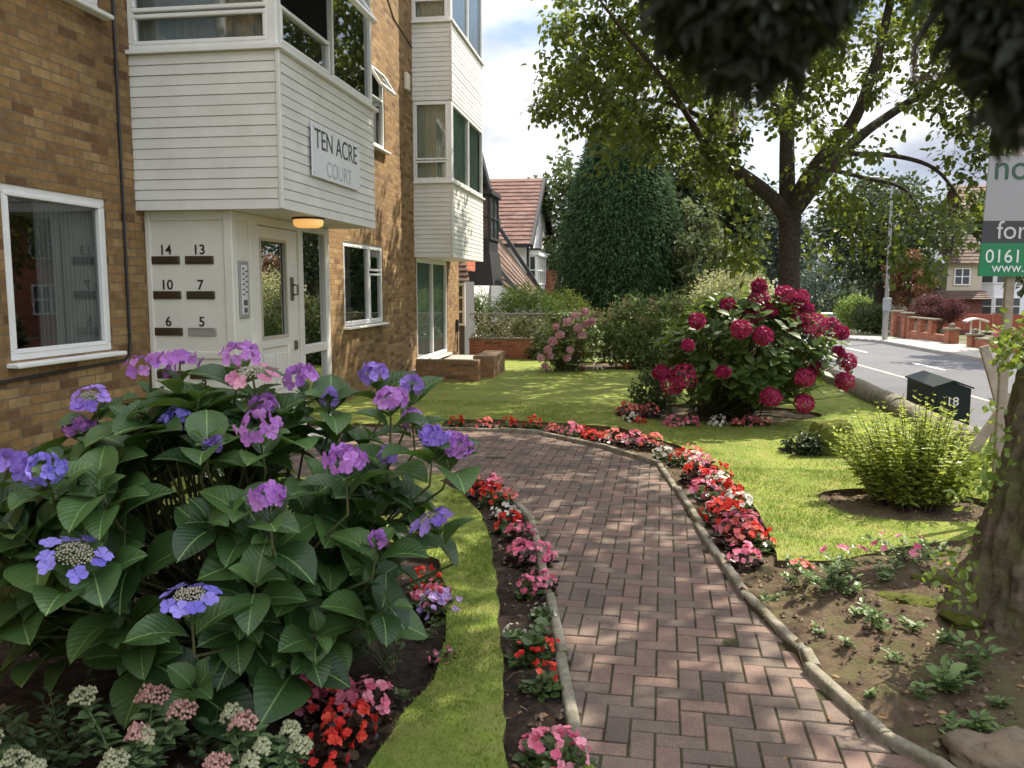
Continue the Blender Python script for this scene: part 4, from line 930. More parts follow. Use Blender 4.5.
# --- generic background tree
def bgtree(name, label, base, h, r, m, group=None, n=70, per=60, leaf=.32, cat='tree', crown_lo=.25, trunk_r=None, sq=1.0, core=True):
    base = Vector(base); t = thing(name, label, cat, tuple(base), group)
    zc = base.z+h*(1+crown_lo)/2; rz = h*(1-crown_lo)/2
    cl = ell_pts(n, (base.x, base.y, zc), (r, r*sq, rz), .35)
    tr_ = trunk_r or h*.022
    nb = NB(); tree_skeleton(nb, [([base, base+Vector((.1, 0, h*.3)), base+Vector((0, .1, h*.6)), base+Vector((.1, 0, h*.88))], [tr_*1.4, tr_, tr_*.7, tr_*.2])], cl[:26], .03, nodes_from=6); nb.build('trunk', BARK, t, True)
    nb = NB(); clumps(nb, cl, RNG.uniform(.22, .42, n)*r*.85, per, leaf, leaf*.72, 'simple', .25, shell=.3); nb.build('crown', m, t)
    return t
LD = leaf_mat('dark_foliage', (.030, .050, .016), (.062, .088, .026), .3, .55); LM = leaf_mat('mid_foliage', (.045, .075, .02), (.10, .13, .035), .35, .55)
LP = leaf_mat('pale_foliage', (.09, .12, .05), (.17, .20, .075), .35, .55); LB = leaf_mat('blue_foliage', (.035, .058, .04), (.075, .10, .065), .3, .55)
LO = leaf_mat('rusty_foliage', (.14, .07, .03), (.22, .11, .05), .35, .55)
def gz(x, d, z=-.3): p = P(x, 300, d); return (p.x, p.y, z)
bgtree('garden_tree', 'tall mid green tree rising behind the left side of the clipped conifer', gz(575, 44), 9.0, 3.0, LM, n=70)
bgtree('garden_tree', 'dark green tall tree standing just right of and behind the clipped conifer', gz(700, 44), 9.4, 2.9, LD, n=110, per=80)
bgtree('garden_tree', 'dark distant tree seen left of the main trunk beyond the thin pole', gz(765, 62), 8.4, 3.0, LB, n=90, per=70)
bgtree('garden_tree', 'hazy green distant tree between the dark tree and the thin pole', gz(733, 70), 10.2, 3.8, LD, n=100, per=80, leaf=.4)
bgtree('garden_tree', 'pale loose tree against the right side of the clipped conifer', gz(692, 30), 4.9, 1.25, LP, n=60, leaf=.2, crown_lo=.05)
bgtree('garden_tree', 'mid green bushy tree below the dark tree beside the thin pole', gz(722, 38), 3.9, 1.7, LM, n=60, leaf=.22, crown_lo=.05)
bgtree('street_tree', 'large dark street tree behind the grey lamp post across the road', gz(878, 52, PZ), 9.0, 4.0, LD, n=110, per=70, crown_lo=.2, trunk_r=.3)
bgtree('garden_tree', 'grey green bushy tree left of the parked car across the road', gz(815, 92, PZ-2), 7.2, 4, LB, n=70, crown_lo=.0)
bgtree('garden_tree', 'dark rounded bush behind the parked car', gz(850, 84, PZ-2), 4.4, 1.8, LD, n=40, crown_lo=.0, leaf=.25)
bgtree('garden_tree', 'rusty orange leaved small tree right of the large dark street tree', gz(908, 46, PZ), 4.2, 1.2, LO, n=40, leaf=.22)
bgtree('garden_tree', 'dark tree rising behind the white rendered house at the far right', gz(958, 66, PZ), 9.5, 4.2, LD, n=80)
bgtree('garden_tree', 'mid green distant tree behind the brown roofed house across the road', gz(925, 90, PZ), 8.5, 5, LM, n=60)
for i, (x, d, h) in enumerate(((590, 95, 9), (640, 100, 9), (690, 90, 8), (790, 110, 8), (835, 105, 8))):
    pass
nb = NB(); cl = []
for k in range(170):
    x = RNG.uniform(430, 1200); d = RNG.uniform(115, 150); p = P(x, 300, d); cl.append((p.x, p.y, RNG.uniform(-.5, 6.5)))
clumps(nb, cl, RNG.uniform(2.2, 3.6, len(cl)), 60, 1.0, .7, 'simple', .2, shell=.3); tag(nb.build('distant_wood', LB), kind='stuff')
for x, y, h, lab in ((13.5, 22, 8, 'spreading tree in a front garden across the road, off to the right'), (14.5, 33, 8.5, 'taller tree in a front garden across the road, off to the right')):
    bgtree('garden_tree', lab, (x, y, PZ), h, 2.6, LM, n=50)
# --- the big conifer
def conifer(name, label, base, h, r, m):
    t = thing(name, label, 'conifer', tuple(base)); base = Vector(base)
    def rad(f):  # profile
        return r*np.interp(f, [0, .06, .2, .38, .6, .78, .9, .97, 1], [.80, .92, 1.0, .98, .80, .54, .34, .18, .03])
    nb = NB(); n = 42000; f = RNG.random(n)**1.15; a = RNG.uniform(0, 2*math.pi, n)
    lump = np.array([1+.09*mnoise.fractal(Vector((math.cos(q)*2.2, math.sin(q)*2.2, z*8)), 1, 2, 4) for q, z in zip(a, f)])
    rr = rad(f)*lump*(.86+.20*RNG.random(n)**1.6); C = np.c_[base.x+rr*np.cos(a), base.y+rr*np.sin(a), base.z+.15+f*h]
    D = np.c_[np.cos(a), np.sin(a), np.full(n, -.55)]+RNG.normal(size=(n, 3))*.35; N = np.c_[np.cos(a)*.4, np.sin(a)*.4, np.full(n, .8)]+RNG.normal(size=(n, 3))*.3
    cl_r = np.array([.5+.5*mnoise.noise(Vector((math.cos(q)*5, math.sin(q)*5, z*14))) for q, z in zip(a, f)])
    leaves(nb, C, D, N, RNG.uniform(.11, .24, n), RNG.uniform(.035, .07, n), 'strip', rnd=np.clip(cl_r*.6+RNG.random(n)*.4, 0, 1))
    V = []; mm, nn = 24, 26
    for i in range(mm+1):
        for k in range(nn): 
            q = rad(i/mm)*.88; V.append((base.x+q*math.cos(2*math.pi*k/nn), base.y+q*math.sin(2*math.pi*k/nn), base.z+.1+h*.985*i/mm))
    nb.add(V, [(i*nn+k, i*nn+(k+1) % nn, i*nn+nn+(k+1) % nn, i*nn+nn+k) for i in range(mm) for k in range(nn)])
    nb.build('crown', m, t); b = NB(); b.tube([base, base+Vector((0, 0, h*.5))], [.2, .1], 8); b.build('trunk', BARK, t)
CON = leaf_mat('conifer_spray', (.028, .06, .022), (.07, .12, .048), .2, .85, spec=.1)
conifer('conifer', 'large dense dark green clipped conifer behind the hedges', (P(620, 300, 31).x, P(620, 300, 31).y, -.1), 8.4, 2.32, CON)
# --- hedges and shrubs
def shrub(name, label, c, r, m, n=60, per=70, leaf=.07, kind='simple', wratio=.6, cat='shrub', stems=True, shell=.55, rr=(.22, .4), extra=None, mats2=None):
    t = thing(name, label, cat, (c[0], c[1], 0 if len(c) < 4 else c[3])); 
    cl = ell_pts(n, (c[0], c[1], c[2]), r, .55); cl[:, 2] = np.maximum(cl[:, 2], (c[3] if len(c) > 3 else 0)+.05)
    nb = NB(); clumps(nb, cl, RNG.uniform(*rr, n)*min(r), per, leaf, leaf*wratio, kind, .15, shell=.25); nb.build('foliage', m, t)
    if stems:
        nb = NB(); b0 = Vector((c[0], c[1], c[3] if len(c) > 3 else 0))
        for p in cl[:24]:
            q = b0+Vector((RNG.normal()*r[0]*.12, RNG.normal()*r[1]*.12, 0)); e = Vector(p); nb.tube([q, q.lerp(e, .5)+Vector((0, 0, .05)), e], [.014, .01, .004], 5, cap=False)
        nb.build('stems', STEM, t)
    return t
HEDGE = leaf_mat('hedge_leaf', (.09, .145, .04), (.20, .255, .085), .4, .55); HEDG2 = leaf_mat('bronze_hedge_leaf', (.14, .10, .055), (.25, .19, .09), .3, .5)
h_ = shrub('hedge', 'broad rounded evergreen hedge with bronze tips at the far edge of the lawn', (.35, 19.3, .76), (1.66, .75, .80), HEDGE, n=170, per=80, leaf=.085, rr=(.3, .5))
nb = NB(); q = ell_pts(110, (.35, 19.3, .76), (1.66, .78, .76), .97); q = q[q[:, 2] > 1.0]; clumps(nb, q, .13, 26, .06, .035, 'simple', -.3, shell=.2); nb.build('bronze_tips', HEDG2, h_)
VAR = leaf_mat('variegated_leaf', (.22, .25, .08), (.55, .55, .30), .42, .5)
p = P(736, 318, 20.2); shrub('domed_shrub', 'domed shrub with pale variegated leaves left of the main tree trunk', (p.x, p.y, 1.12), (1.1, .9, 1.12), VAR, n=140, per=90, leaf=.075, rr=(.28, .45))
GRS = leaf_mat('feathery_green', (.055, .10, .02), (.13, .19, .04), .35, .5)
p = P(516, 318, 26); shrub('feathery_shrub', 'feathery bright green shrub behind the lattice trellis', (p.x, p.y, .85, -.1), (1.75, .7, .95), GRS, n=120, per=80, leaf=.14, wratio=.16, rr=(.35, .6))
p = P(563, 320, 27); shrub('feathery_shrub', 'small yellow green shrub between the trellis and the clipped conifer', (p.x, p.y, .8, -.1), (.85, .6, .85), leaf_mat('yellow_green', (.09, .13, .02), (.19, .22, .05), .4, .5), n=60, per=70, leaf=.11, wratio=.25, rr=(.35, .6))
p = P(860, 318, 56); shrub('clipped_hedge', 'bright green clipped hedge left of the grey lamp post across the road', (p.x, p.y+1.2, .15, PZ-.4), (.95, 1.6, .9), leaf_mat('bright_hedge', (.14, .22, .04), (.25, .33, .07), .35, .5), n=90, per=60, leaf=.16, cat='hedge', rr=(.5, .8))
p = P(875, 320, 48); shrub('clipped_hedge', 'darker green clipped hedge beside the brick gate pillar across the road', (p.x, p.y+1, .05, PZ-.3), (.85, 1.0, .72), LM, n=80, per=60, leaf=.15, cat='hedge', rr=(.5, .8))
PUR = leaf_mat('purple_leaf', (.07, .022, .025), (.15, .055, .05), .3, .5)
p = P(937, 312, 40); shrub('purple_maple', 'low purple leaved maple dome behind the red brick front wall', (p.x, p.y, .72, PZ), (1.2, .9, .6), PUR, n=90, per=80, leaf=.12, wratio=.35, rr=(.35, .6))
# bright green shrub of spires near the trunk
t = thing('leafy_shrub', 'bright yellow green bushy shrub with upright tips in its own soil hole in the lawn', 'shrub', (c5.x, c5.y, 0))
nb = NB(); sb = NB(); C = []; D = []; N = []; Ln = []
for k in range(190):
    a = RNG.uniform(0, 2*math.pi); q = RNG.random()**.6; bx, by = c5.x+.20+.30*q*math.cos(a), c5.y+.18+.26*q*math.sin(a)
    h = .87*(1-.38*q*q)*(.72+.38*RNG.random()); ex, ey = bx+.40*q*math.cos(a)+RNG.normal()*.04, by+.30*q*math.sin(a)+RNG.normal()*.04
    pts_ = [Vector((bx, by, 0)), Vector((bx*.6+ex*.4, by*.6+ey*.4, h*.5)), Vector((ex, ey, h))]; sb.tube(pts_, [.005, .004, .002], 4, cap=False)
    for s in range(15):
        f = .14+.86*(s/14); pp = pts_[0].lerp(pts_[1], min(1, f*2)) if f < .5 else pts_[1].lerp(pts_[2], f*2-1)
        for o in (0, math.pi):
            az = s*1.57+o+RNG.normal()*.3; C.append(pp); D.append((math.cos(az), math.sin(az), .35-.5*(1-f)+.5*(f > .93))); N.append((0, 0, 1)+RNG.normal(size=3)*.25); Ln.append((.075 if f < .8 else .075-.26*(f-.8))*(.75+.5*RNG.random()))
Ln = np.array(Ln); leaves(nb, C, D, N, Ln, Ln*.5, 'oval'); 
nb.build('foliage', leaf_mat('lime_leaf', (.19, .27, .045), (.40, .46, .09), .5, .5, tcol=(.52, .58, .08)), t); sb.build('stems', STEM, t)
# mossy stump with ivy
mp0 = G(822, 458); rock('mossy_stump', 'small moss covered stump standing on the lawn left of the bright green shrub', mp0+Vector((.10, .12, .13)), (.27, .2, .25), MOSSM, 5, 'stump')
t = thing('trailing_plant', 'dark small leaved plant growing against the left of the mossy stump', 'plant', (mp0.x-.2, mp0.y, 0)); nb = NB(); cl = ell_pts(26, (mp0.x-.2, mp0.y+.02, .11), (.22, .18, .13), .3); clumps(nb, cl, .07, 40, .045, .03, 'oval', .2, shell=.2); nb.build('foliage', LD, t)
# ------------------------------------------------------------------ hydrangeas
def petal_mat(name, c1, c2, trans=.3): return leaf_mat(name, c1, c2, trans, .55, spec=.2)
VIO = petal_mat('violet_petal', (.22, .13, .52), (.42, .27, .72)); PNK = petal_mat('mauve_petal', (.36, .13, .50), (.60, .28, .66)); BLU = petal_mat('blue_petal', (.17, .14, .58), (.34, .28, .76)); ROS = petal_mat('rose_petal', (.55, .20, .34), (.72, .36, .46))
CRI = petal_mat('crimson_petal', (.20, .010, .05), (.44, .035, .12), .25); PALEP = petal_mat('pale_pink_petal', (.62, .30, .36), (.80, .55, .56))
BUD = leaf_mat('flower_bud', (.30, .27, .20), (.50, .47, .36), .1, .7)
def floret(nb, c, n, s, rnd):
    n = Vector(n).normalized(); a = n.orthogonal().normalized(); b = n.cross(a); o = RNG.uniform(0, math.pi/2)
    V = [c-n*s*.06]; Fc = []
    for k in range(4):
        t = o+k*math.pi/2; z = n*s*RNG.uniform(.02, .2); 
        e = lambda ang, r, zz: c+(a*math.cos(ang)+b*math.sin(ang))*r*s+n*(s*zz)
        i = len(V); zz = RNG.uniform(.02, .22); V += [e(t-.74, .26, .03), e(t-.74, .46, .08+zz*.5), e(t-.32, .60, zz), e(t+.32, .60, zz), e(t+.74, .46, .08+zz*.5), e(t+.74, .26, .03)]
        Fc += [(0, i, i+1), (0, i+1, i+2), (0, i+2, i+3), (0, i+3, i+4), (0, i+4, i+5)]
    nb.add(V, Fc, rnd=np.clip(rnd+RNG.normal(size=len(Fc))*.05, 0, 1))
def head(c, r, axis, m, parent, kind='mop', fs=.06, n=26, flat=None):
    """one flower head: 'mop' a dome of florets, 'lace' a ring of florets round tiny buds"""
    c = Vector(c); flat = flat or (.75 if n > 20 else .42); ax = Vector(axis).normalized(); u = ax.orthogonal().normalized(); v = ax.cross(u); nb = NB(); base = RNG.random()
    if kind == 'mop':
        for k in range(n):
            f = (k+.5)/n; th = math.acos(1-f*1.45) if n > 20 else math.acos(1-f*1.0); ph = k*2.39996
            d = u*math.sin(th)*math.cos(ph)+v*math.sin(th)*math.sin(ph)+ax*math.cos(th)*flat
            floret(nb, c+d*r*RNG.uniform(.86, 1.05), d+Vector(RNG.normal(size=3))*.28, fs*RNG.uniform(.8, 1.15), np.clip(base*.4+RNG.random()*.6, 0, 1))
    else:
        for k in range(n):
            ph = 2*math.pi*k/n+RNG.normal()*.15; d = u*math.cos(ph)+v*math.sin(ph)
            floret(nb, c+d*r*RNG.uniform(.82, 1.1)-ax*r*.08, ax+d*.5+Vector(RNG.normal(size=3))*.2, fs*RNG.uniform(.85, 1.15), RNG.random())
    o = nb.build('flower_head', m, parent)
    if kind == 'lace':
        b = NB()
        for k in range(110):
            f = (k+.5)/110; ph = k*2.39996; q = r*.66*math.sqrt(f); p = c+(u*math.cos(ph)+v*math.sin(ph))*q+ax*(r*.16*(1-f)+RNG.normal()*.003); s = .0045*(r/.09)
            b.add([p+u*s, p+v*s, p-u*s, p-v*s, p+ax*s*1.4, p-ax*s], [(0, 1, 4), (1, 2, 4), (2, 3, 4), (3, 0, 4), (1, 0, 5), (2, 1, 5), (3, 2, 5), (0, 3, 5)], rnd=RNG.random())
        b.build('flower_buds', BUD, o)
    return o
def leafy_tip(C, D, N, Ln, tip, axis, s0, pairs, seed):
    ax = Vector(axis).normalized(); u = ax.orthogonal().normalized(); u = Matrix.Rotation(seed, 3, ax) @ u
    step = 0
    for k in range(pairs):
        u2 = Matrix.Rotation(k*math.pi/2, 3, ax) @ u; p = tip-ax*step
        sz = s0*(.45, .85, 1.0, 1.0, .9)[min(k, 4)]*RNG.uniform(.68, 1.2)
        for sg in (1, -1):
            d = u2*sg+ax*(.7 if k == 0 else .42)+Vector((0, 0, .10-.05*k))+Vector(RNG.normal(size=3))*.10
            C.append(p+u2*sg*.012); D.append(d); N.append(ax*1.0+Vector((0, 0, .6))+Vector(RNG.normal(size=3))*.15); Ln.append(sz)
        step += s0*(.22, .36, .5, .5, .5)[min(k, 4)]
def hydrangea(label, base, cen, rad, tips, s0, leafm, heads, pairs=3, kind='big', front=None, stem_r=.007, lw=.66):
    base = Vector(base); cen = Vector(cen); t = thing('hydrangea', label, 'hydrangea', tuple(base)); C = []; D = []; N = []; Ln = []; st = NB()
    def stem(tip, ax, r=stem_r):
        b0 = base+Vector((RNG.normal()*rad[0]*.14, RNG.normal()*rad[1]*.14, 0)); k1 = tip-ax*.25*rad[2]; mid = b0.lerp(k1, .5)+Vector((RNG.normal(), RNG.normal(), 0))*.05
        mid.z = max(mid.z, base.z+.1)
        st.tube([b0, mid, k1, tip], [r*1.3, r, r*.75, r*.5], 5, cap=False)
    for k in range(tips):
        d = Vector(RNG.normal(size=3)); d.normalize()
        if d.z < -.82: d.z = -d.z
        q = RNG.uniform(.55, 1)**.7; tip = cen+Vector((d.x*rad[0], d.y*rad[1], d.z*rad[2]))*q
        ax = (Vector((d.x, d.y, d.z*.6))*.75+Vector((0, 0, .75))).normalized()
        leafy_tip(C, D, N, Ln, tip, ax, s0, pairs, RNG.uniform(0, 3)); stem(tip, ax)
    for c, r, axis, m, kd, fs, n in heads:
        o = head(c, r, axis, m, t, kd, fs, n); ax = Vector(axis).normalized(); tip = Vector(c)-ax*r*.9
        st.tube([Vector(c)-ax*r*.05, tip], [.0045, .005], 5, cap=False); stem(tip, ax)
        leafy_tip(C, D, N, Ln, tip-ax*r*.3, (ax+Vector((0, 0, .5))).normalized(), s0*.95, 2, RNG.uniform(0, 3))
    nb = NB(); Ln = np.array(Ln); leaves(nb, C, D, N, Ln, Ln*lw*RNG.uniform(.9, 1.1, len(Ln)), kind); nb.build('foliage', leafm, t, True); st.build('stems', STEM, t)
    return t
HYL = leaf_mat('hydrangea_leaf', (.014, .045, .013), (.085, .165, .045), .3, .42, True, spec=.5, tcol=(.16, .28, .03))
toC = lambda p: (Vector((0, 0, CH))-Vector(p)).normalized()
HB = G(245, 640); HB.z = 0; HD = 3.55
spec_ = [(150, 368, 34, PNK, 'mop', 3.8), (180, 361, 26, PNK, 'mop', 3.7), (240, 356, 28, PNK, 'mop', 3.6), (252, 372, 30, ROS, 'lace', 3.5), (90, 397, 20, VIO, 'lace', 3.6), (78, 428, 18, PNK, 'mop', 3.6), (178, 421, 19, BLU, 'mop', 3.5), (10, 466, 30, VIO, 'mop', 3.05), (44, 470, 26, BLU, 'mop', 3.0),
         (262, 405, 18, PNK, 'mop', 3.55), (258, 428, 29, PNK, 'mop', 3.25), (214, 444, 9, VIO, 'mop', 3.3), (300, 377, 24, PNK, 'mop', 3.75), (373, 374, 20, VIO, 'mop', 3.8), (391, 399, 23, PNK, 'mop', 3.45), (413, 385, 15, VIO, 'mop', 3.6), (346, 461, 28, PNK, 'mop', 3.1), (268, 497, 22, PNK, 'mop', 3.0),
         (434, 437, 19, VIO, 'mop', 3.3), (458, 446, 22, PNK, 'mop', 3.35), (75, 554, 36, BLU, 'lace', 2.95), (190, 596, 32, BLU, 'lace', 2.9), (430, 519, 22, VIO, 'lace', 3.3), (133, 417, 13, ROS, 'mop', 3.7), (388, 455, 10, VIO, 'mop', 3.4), (378, 540, 12, PNK, 'mop', 3.2), (330, 398, 12, VIO, 'mop', 3.7), (412, 418, 13, PNK, 'mop', 3.6)]
heads = []
for x, y, rp_, m, kd, d in spec_:
    c = P(x, y, d); r = rp_*d/F; ax = Vector((RNG.normal()*.2, RNG.normal()*.2, 1))+toC(c)*(.4 if kd == 'mop' else .55)
    heads.append((c, r*.69, ax, m, kd, .05, 14 if rp_ > 15 else 5) if kd == 'mop' else (c, r*.76, ax, m, kd, .056, 8))
hydrangea('large hydrangea bush with violet and mauve flower heads in the near left bed', HB, P(205, 536, 3.75), (1.03, .74, .65), 150, .25, HYL, heads, 3, lw=.76)
# the red hydrangea on its island bed
RB = (c4.x+.15, c4.y+.3, 0); RC = P(745, 350, 11.3)
RHL = leaf_mat('red_hydrangea_leaf', (.05, .095, .028), (.11, .17, .045), .42, .45, tcol=(.26, .36, .04))
hd = []
for x, y, rr in [(785, 295, 13), (800, 298, 11), (759, 300, 14), (752, 317, 13), (795, 320, 17), (815, 325, 16), (741, 329, 12), (763, 336, 12), (728, 306, 10), (697, 321, 10), (830, 328, 13), (842, 333, 9), (807, 309, 8), (847, 362, 12), (845, 381, 12), (805, 378, 12), (817, 368, 8), (771, 397, 12), (804, 404, 12), (683, 376, 17), (672, 385, 14), (661, 373, 10), (759, 286, 9), (688, 345, 7), (838, 352, 7), (771, 310, 9), (723, 372, 8)]:
    c = P(x, y, 11.3-1.0*math.cos((x-745)/110*1.4)*(.5+.5*(y > 320))); hd.append((c, rr*11/F*.78, Vector((0, 0, .8))+toC(c)*.9, CRI, 'mop', .050, 72))
hydrangea('tall hydrangea bush with deep crimson flower heads on the island bed in the lawn', RB, RC, (1.22, 1.0, .80), 350, .19, RHL, hd, 3, 'oval', lw=.72)
nb = NB()
# small bright shrub on the left of the island
p = G(657, 412); shrub('small_shrub', 'small green leafy shrub at the left end of the island bed under the crimson heads', (p.x, p.y+.15, .32), (.34, .26, .30), leaf_mat('small_shrub_leaf', (.055, .095, .03), (.12, .17, .05), .35, .45), n=30, per=50, leaf=.06, rr=(.35, .5))
p = P(560, 345, 17.8); hd = []
for x, y, rr in [(568, 322, 9), (575, 316, 8), (585, 312, 8), (560, 335, 9), (553, 342, 9), (582, 335, 8), (586, 324, 6), (570, 350, 6), (548, 350, 7), (541, 358, 7), (550, 356, 6), (545, 366, 5), (567, 358, 6), (592, 322, 6), (578, 328, 7), (556, 327, 6)]:
    hd.append((P(x, y, 17.6), rr*17.6/F*.44, Vector((0, -.6, .8)), PALEP, 'mop', .085, 20))
hydrangea('pink flowering shrub at the left end of the evergreen hedge on the far lawn edge', (p.x+.1, p.y+.3, 0), P(568, 340, 18.1), (.80, .5, .66), 240, .15, leaf_mat('rose_leaf', (.14, .20, .045), (.30, .35, .10), .35, .45), hd, 2, 'oval')

# ------------------------------------------------------------------ bedding begonias
FLC = {'red': petal_mat('red_petal', (.52, .02, .02), (.78, .09, .05), .3), 'pink': petal_mat('pink_petal', (.66, .10, .22), (.84, .36, .44), .3), 'white': petal_mat('white_petal', (.66, .62, .52), (.82, .80, .74), .3), 'salmon': petal_mat('salmon_petal', (.72, .16, .14), (.80, .30, .24), .3), 'lilac': petal_mat('lilac_petal', (.40, .26, .55), (.55, .40, .68), .3)}
BGR = leaf_mat('begonia_green_leaf', (.04, .075, .02), (.10, .15, .045), .3, .35); BBR = leaf_mat('begonia_bronze_leaf', (.025, .014, .012), (.07, .045, .028), .15, .3)
def begonia_proto(c, bronze, nfl=26, h=.13, r=.13):
    t = bpy.data.objects.new('begonia', None); ORG[t] = Vector(); link(t)
    nb = NB(); n = 80; d = rdir(n); d[:, 2] = np.abs(d[:, 2])*.8+.1; C = d*np.array([r, r, h])*RNG.uniform(.3, .95, (n, 1)); leaves(nb, C, d*[1, 1, .3]+RNG.normal(size=(n, 3))*.3, [0, 0, 1]+RNG.normal(size=(n, 3))*.35, RNG.uniform(.045, .075, n), RNG.uniform(.04, .065, n), 'round'); 
    f = nb.build('foliage', BBR if bronze else BGR, t)
    fl = NB()
    for k in range(nfl):
        q = rdir(1)[0]; q[2] = abs(q[2])*.9+.25; p = Vector(q*np.array([r*.95, r*.95, h*1.1])*RNG.uniform(.9, 1.15)); p.z += .03; nn = Vector(q)+Vector(RNG.normal(size=3))*.5; rn_ = RNG.random()
        floret(fl, p, nn, RNG.uniform(.034, .054), rn_)
        if RNG.random() < .5: floret(fl, p+nn.normalized()*.008, nn+Vector(RNG.normal(size=3))*.3, .03, rn_)
    fl.build('flowers', FLC[c], t)
    return t
PRO = {}
def begonia(c, bronze, pos, s, label, group, sparse=False):
    key = (c, bronze, sparse, int(RNG.integers(2)))
    if key not in PRO: o = PRO[key] = begonia_proto(c, bronze, 9 if sparse else 26)
    else: o = copy_tree(PRO[key])
    o.empty_display_size = .1; o.location = pos; o.rotation_euler = (0, 0, RNG.uniform(0, 6.28)); s *= RNG.uniform(.75, 1.0); o.scale = (s, s, s*RNG.uniform(.85, 1.1)); tag(o, label, 'begonia', group); return o
COLN = {'red': 'red', 'pink': 'pink', 'white': 'white', 'salmon': 'salmon pink', 'lilac': 'lilac'}
ORDN = ['nearest', 'second', 'third', 'fourth', 'fifth', 'sixth', 'seventh', 'eighth', 'ninth', 'tenth', 'eleventh', 'twelfth', 'thirteenth', 'fourteenth', 'fifteenth']
def row(specs, where, group, bronze=.5):
    cnt = {}
    tot = {}
    for s in specs: tot[s[2]] = tot.get(s[2], 0)+1
    for x, y, c, s in specs:
        k = cnt.get(c, 0); cnt[c] = k+1; p = G(x, y); z = soil_z(p.x, p.y)-.01; br = RNG.random() < bronze
        lab = ('only ' if tot[c] == 1 else ORDN[k]+' ')+COLN[c]+(' bronze-leaved' if br else ' green-leaved')+' begonia '+where
        begonia(c, br, (p.x, p.y, z), s, lab, group, s < .8)
row([(552, 762, 'pink', 1.05), (570, 768, 'pink', .75), (540, 690, 'red', .75), (548, 652, 'red', .7), (527, 660, 'red', .7), (543, 620, 'white', .7), (514, 634, 'white', .5), (541, 592, 'pink', .9), (530, 596, 'pink', .8), (537, 562, 'pink', 1.0), (523, 560, 'pink', 1.0), (520, 540, 'pink', 1.05), (508, 532, 'red', .9), (505, 517, 'white', 1.0), (494, 506, 'red', 1.05), (505, 502, 'salmon', .9), (481, 497, 'red', .95), (490, 490, 'pink', 1), (470, 487, 'salmon', .9)], 'from the camera in the bed left of the path', 'begonias left of the path')
row([(741, 566, 'pink', 1.1), (757, 548, 'red', 1.25), (742, 545, 'salmon', 1.15), (732, 545, 'pink', 1.2), (748, 528, 'pink', 1.1), (726, 527, 'red', 1.2), (713, 520, 'red', 1.0), (735, 513, 'white', 1.05), (717, 510, 'pink', 1.0), (724, 502, 'red', 1.15), (718, 492, 'white', 1.0), (704, 497, 'pink', 1.15), (709, 485, 'pink', 1.15), (722, 480, 'red', .9), (695, 483, 'red', 1.05), (703, 470, 'pink', 1.1), (695, 472, 'white', .9), (690, 463, 'white', 1.0), (680, 464, 'red', 1.0), (692, 456, 'salmon', 1), (664, 458, 'white', .9), (652, 449, 'salmon', 1.25), (632, 446, 'pink', 1.15), (613, 443, 'salmon', 1.15), (592, 439, 'red', 1.1), (583, 436, 'red', .9), (573, 436, 'pink', 1.1), (553, 433, 'salmon', 1.05), (532, 430, 'red', 1.1), (508, 429, 'red', 1.1), (485, 428, 'salmon', 1.1), (456, 427, 'red', 1.0)], 'from the camera in the bed right of the path', 'begonias right of the path')
row([(628, 418, 'salmon', 1.1), (631, 424, 'white', 1.0), (640, 425, 'red', .9), (650, 417, 'salmon', 1.1), (675, 428, 'pink', 1.15), (692, 428, 'pink', .9), (718, 428, 'white', 1.15), (707, 410, 'red', 1.2), (737, 429, 'salmon', .95), (750, 428, 'pink', 1.0), (762, 428, 'salmon', .9), (642, 409, 'pink', 1.1)], 'from the left under the crimson hydrangea', 'begonias in the island bed')
row([(580, 372, 'red', .9), (598, 371, 'white', .9), (627, 370, 'red', .9), (545, 370, 'red', .8), (548, 373, 'white', .8)], 'from the right at the far hedge foot', 'begonias by the far hedge')
row([(352, 745, 'red', .85), (300, 712, 'pink', .95), (322, 712, 'red', .95), (340, 706, 'pink', .9), (366, 712, 'pink', 1.0), (324, 764, 'red', .85), (290, 698, 'pink', .85)], 'from the sedums in the near left bed', 'begonias in the near left bed', 1)
row([(428, 590, 'red', .9), (432, 608, 'pink', .9), (441, 613, 'lilac', .9), (444, 664, 'pink', .6), (426, 603, 'white', .6)], 'at the lawn edge beside the violet hydrangea', 'begonias at the lawn edge', .5)
row([(245, 572, 'red', 1.2), (268, 565, 'white', 1.1), (284, 560, 'pink', 1.1), (300, 578, 'red', 1.1), (225, 585, 'salmon', 1)], 'behind the stems of the violet hydrangea', 'begonias behind the hydrangea')

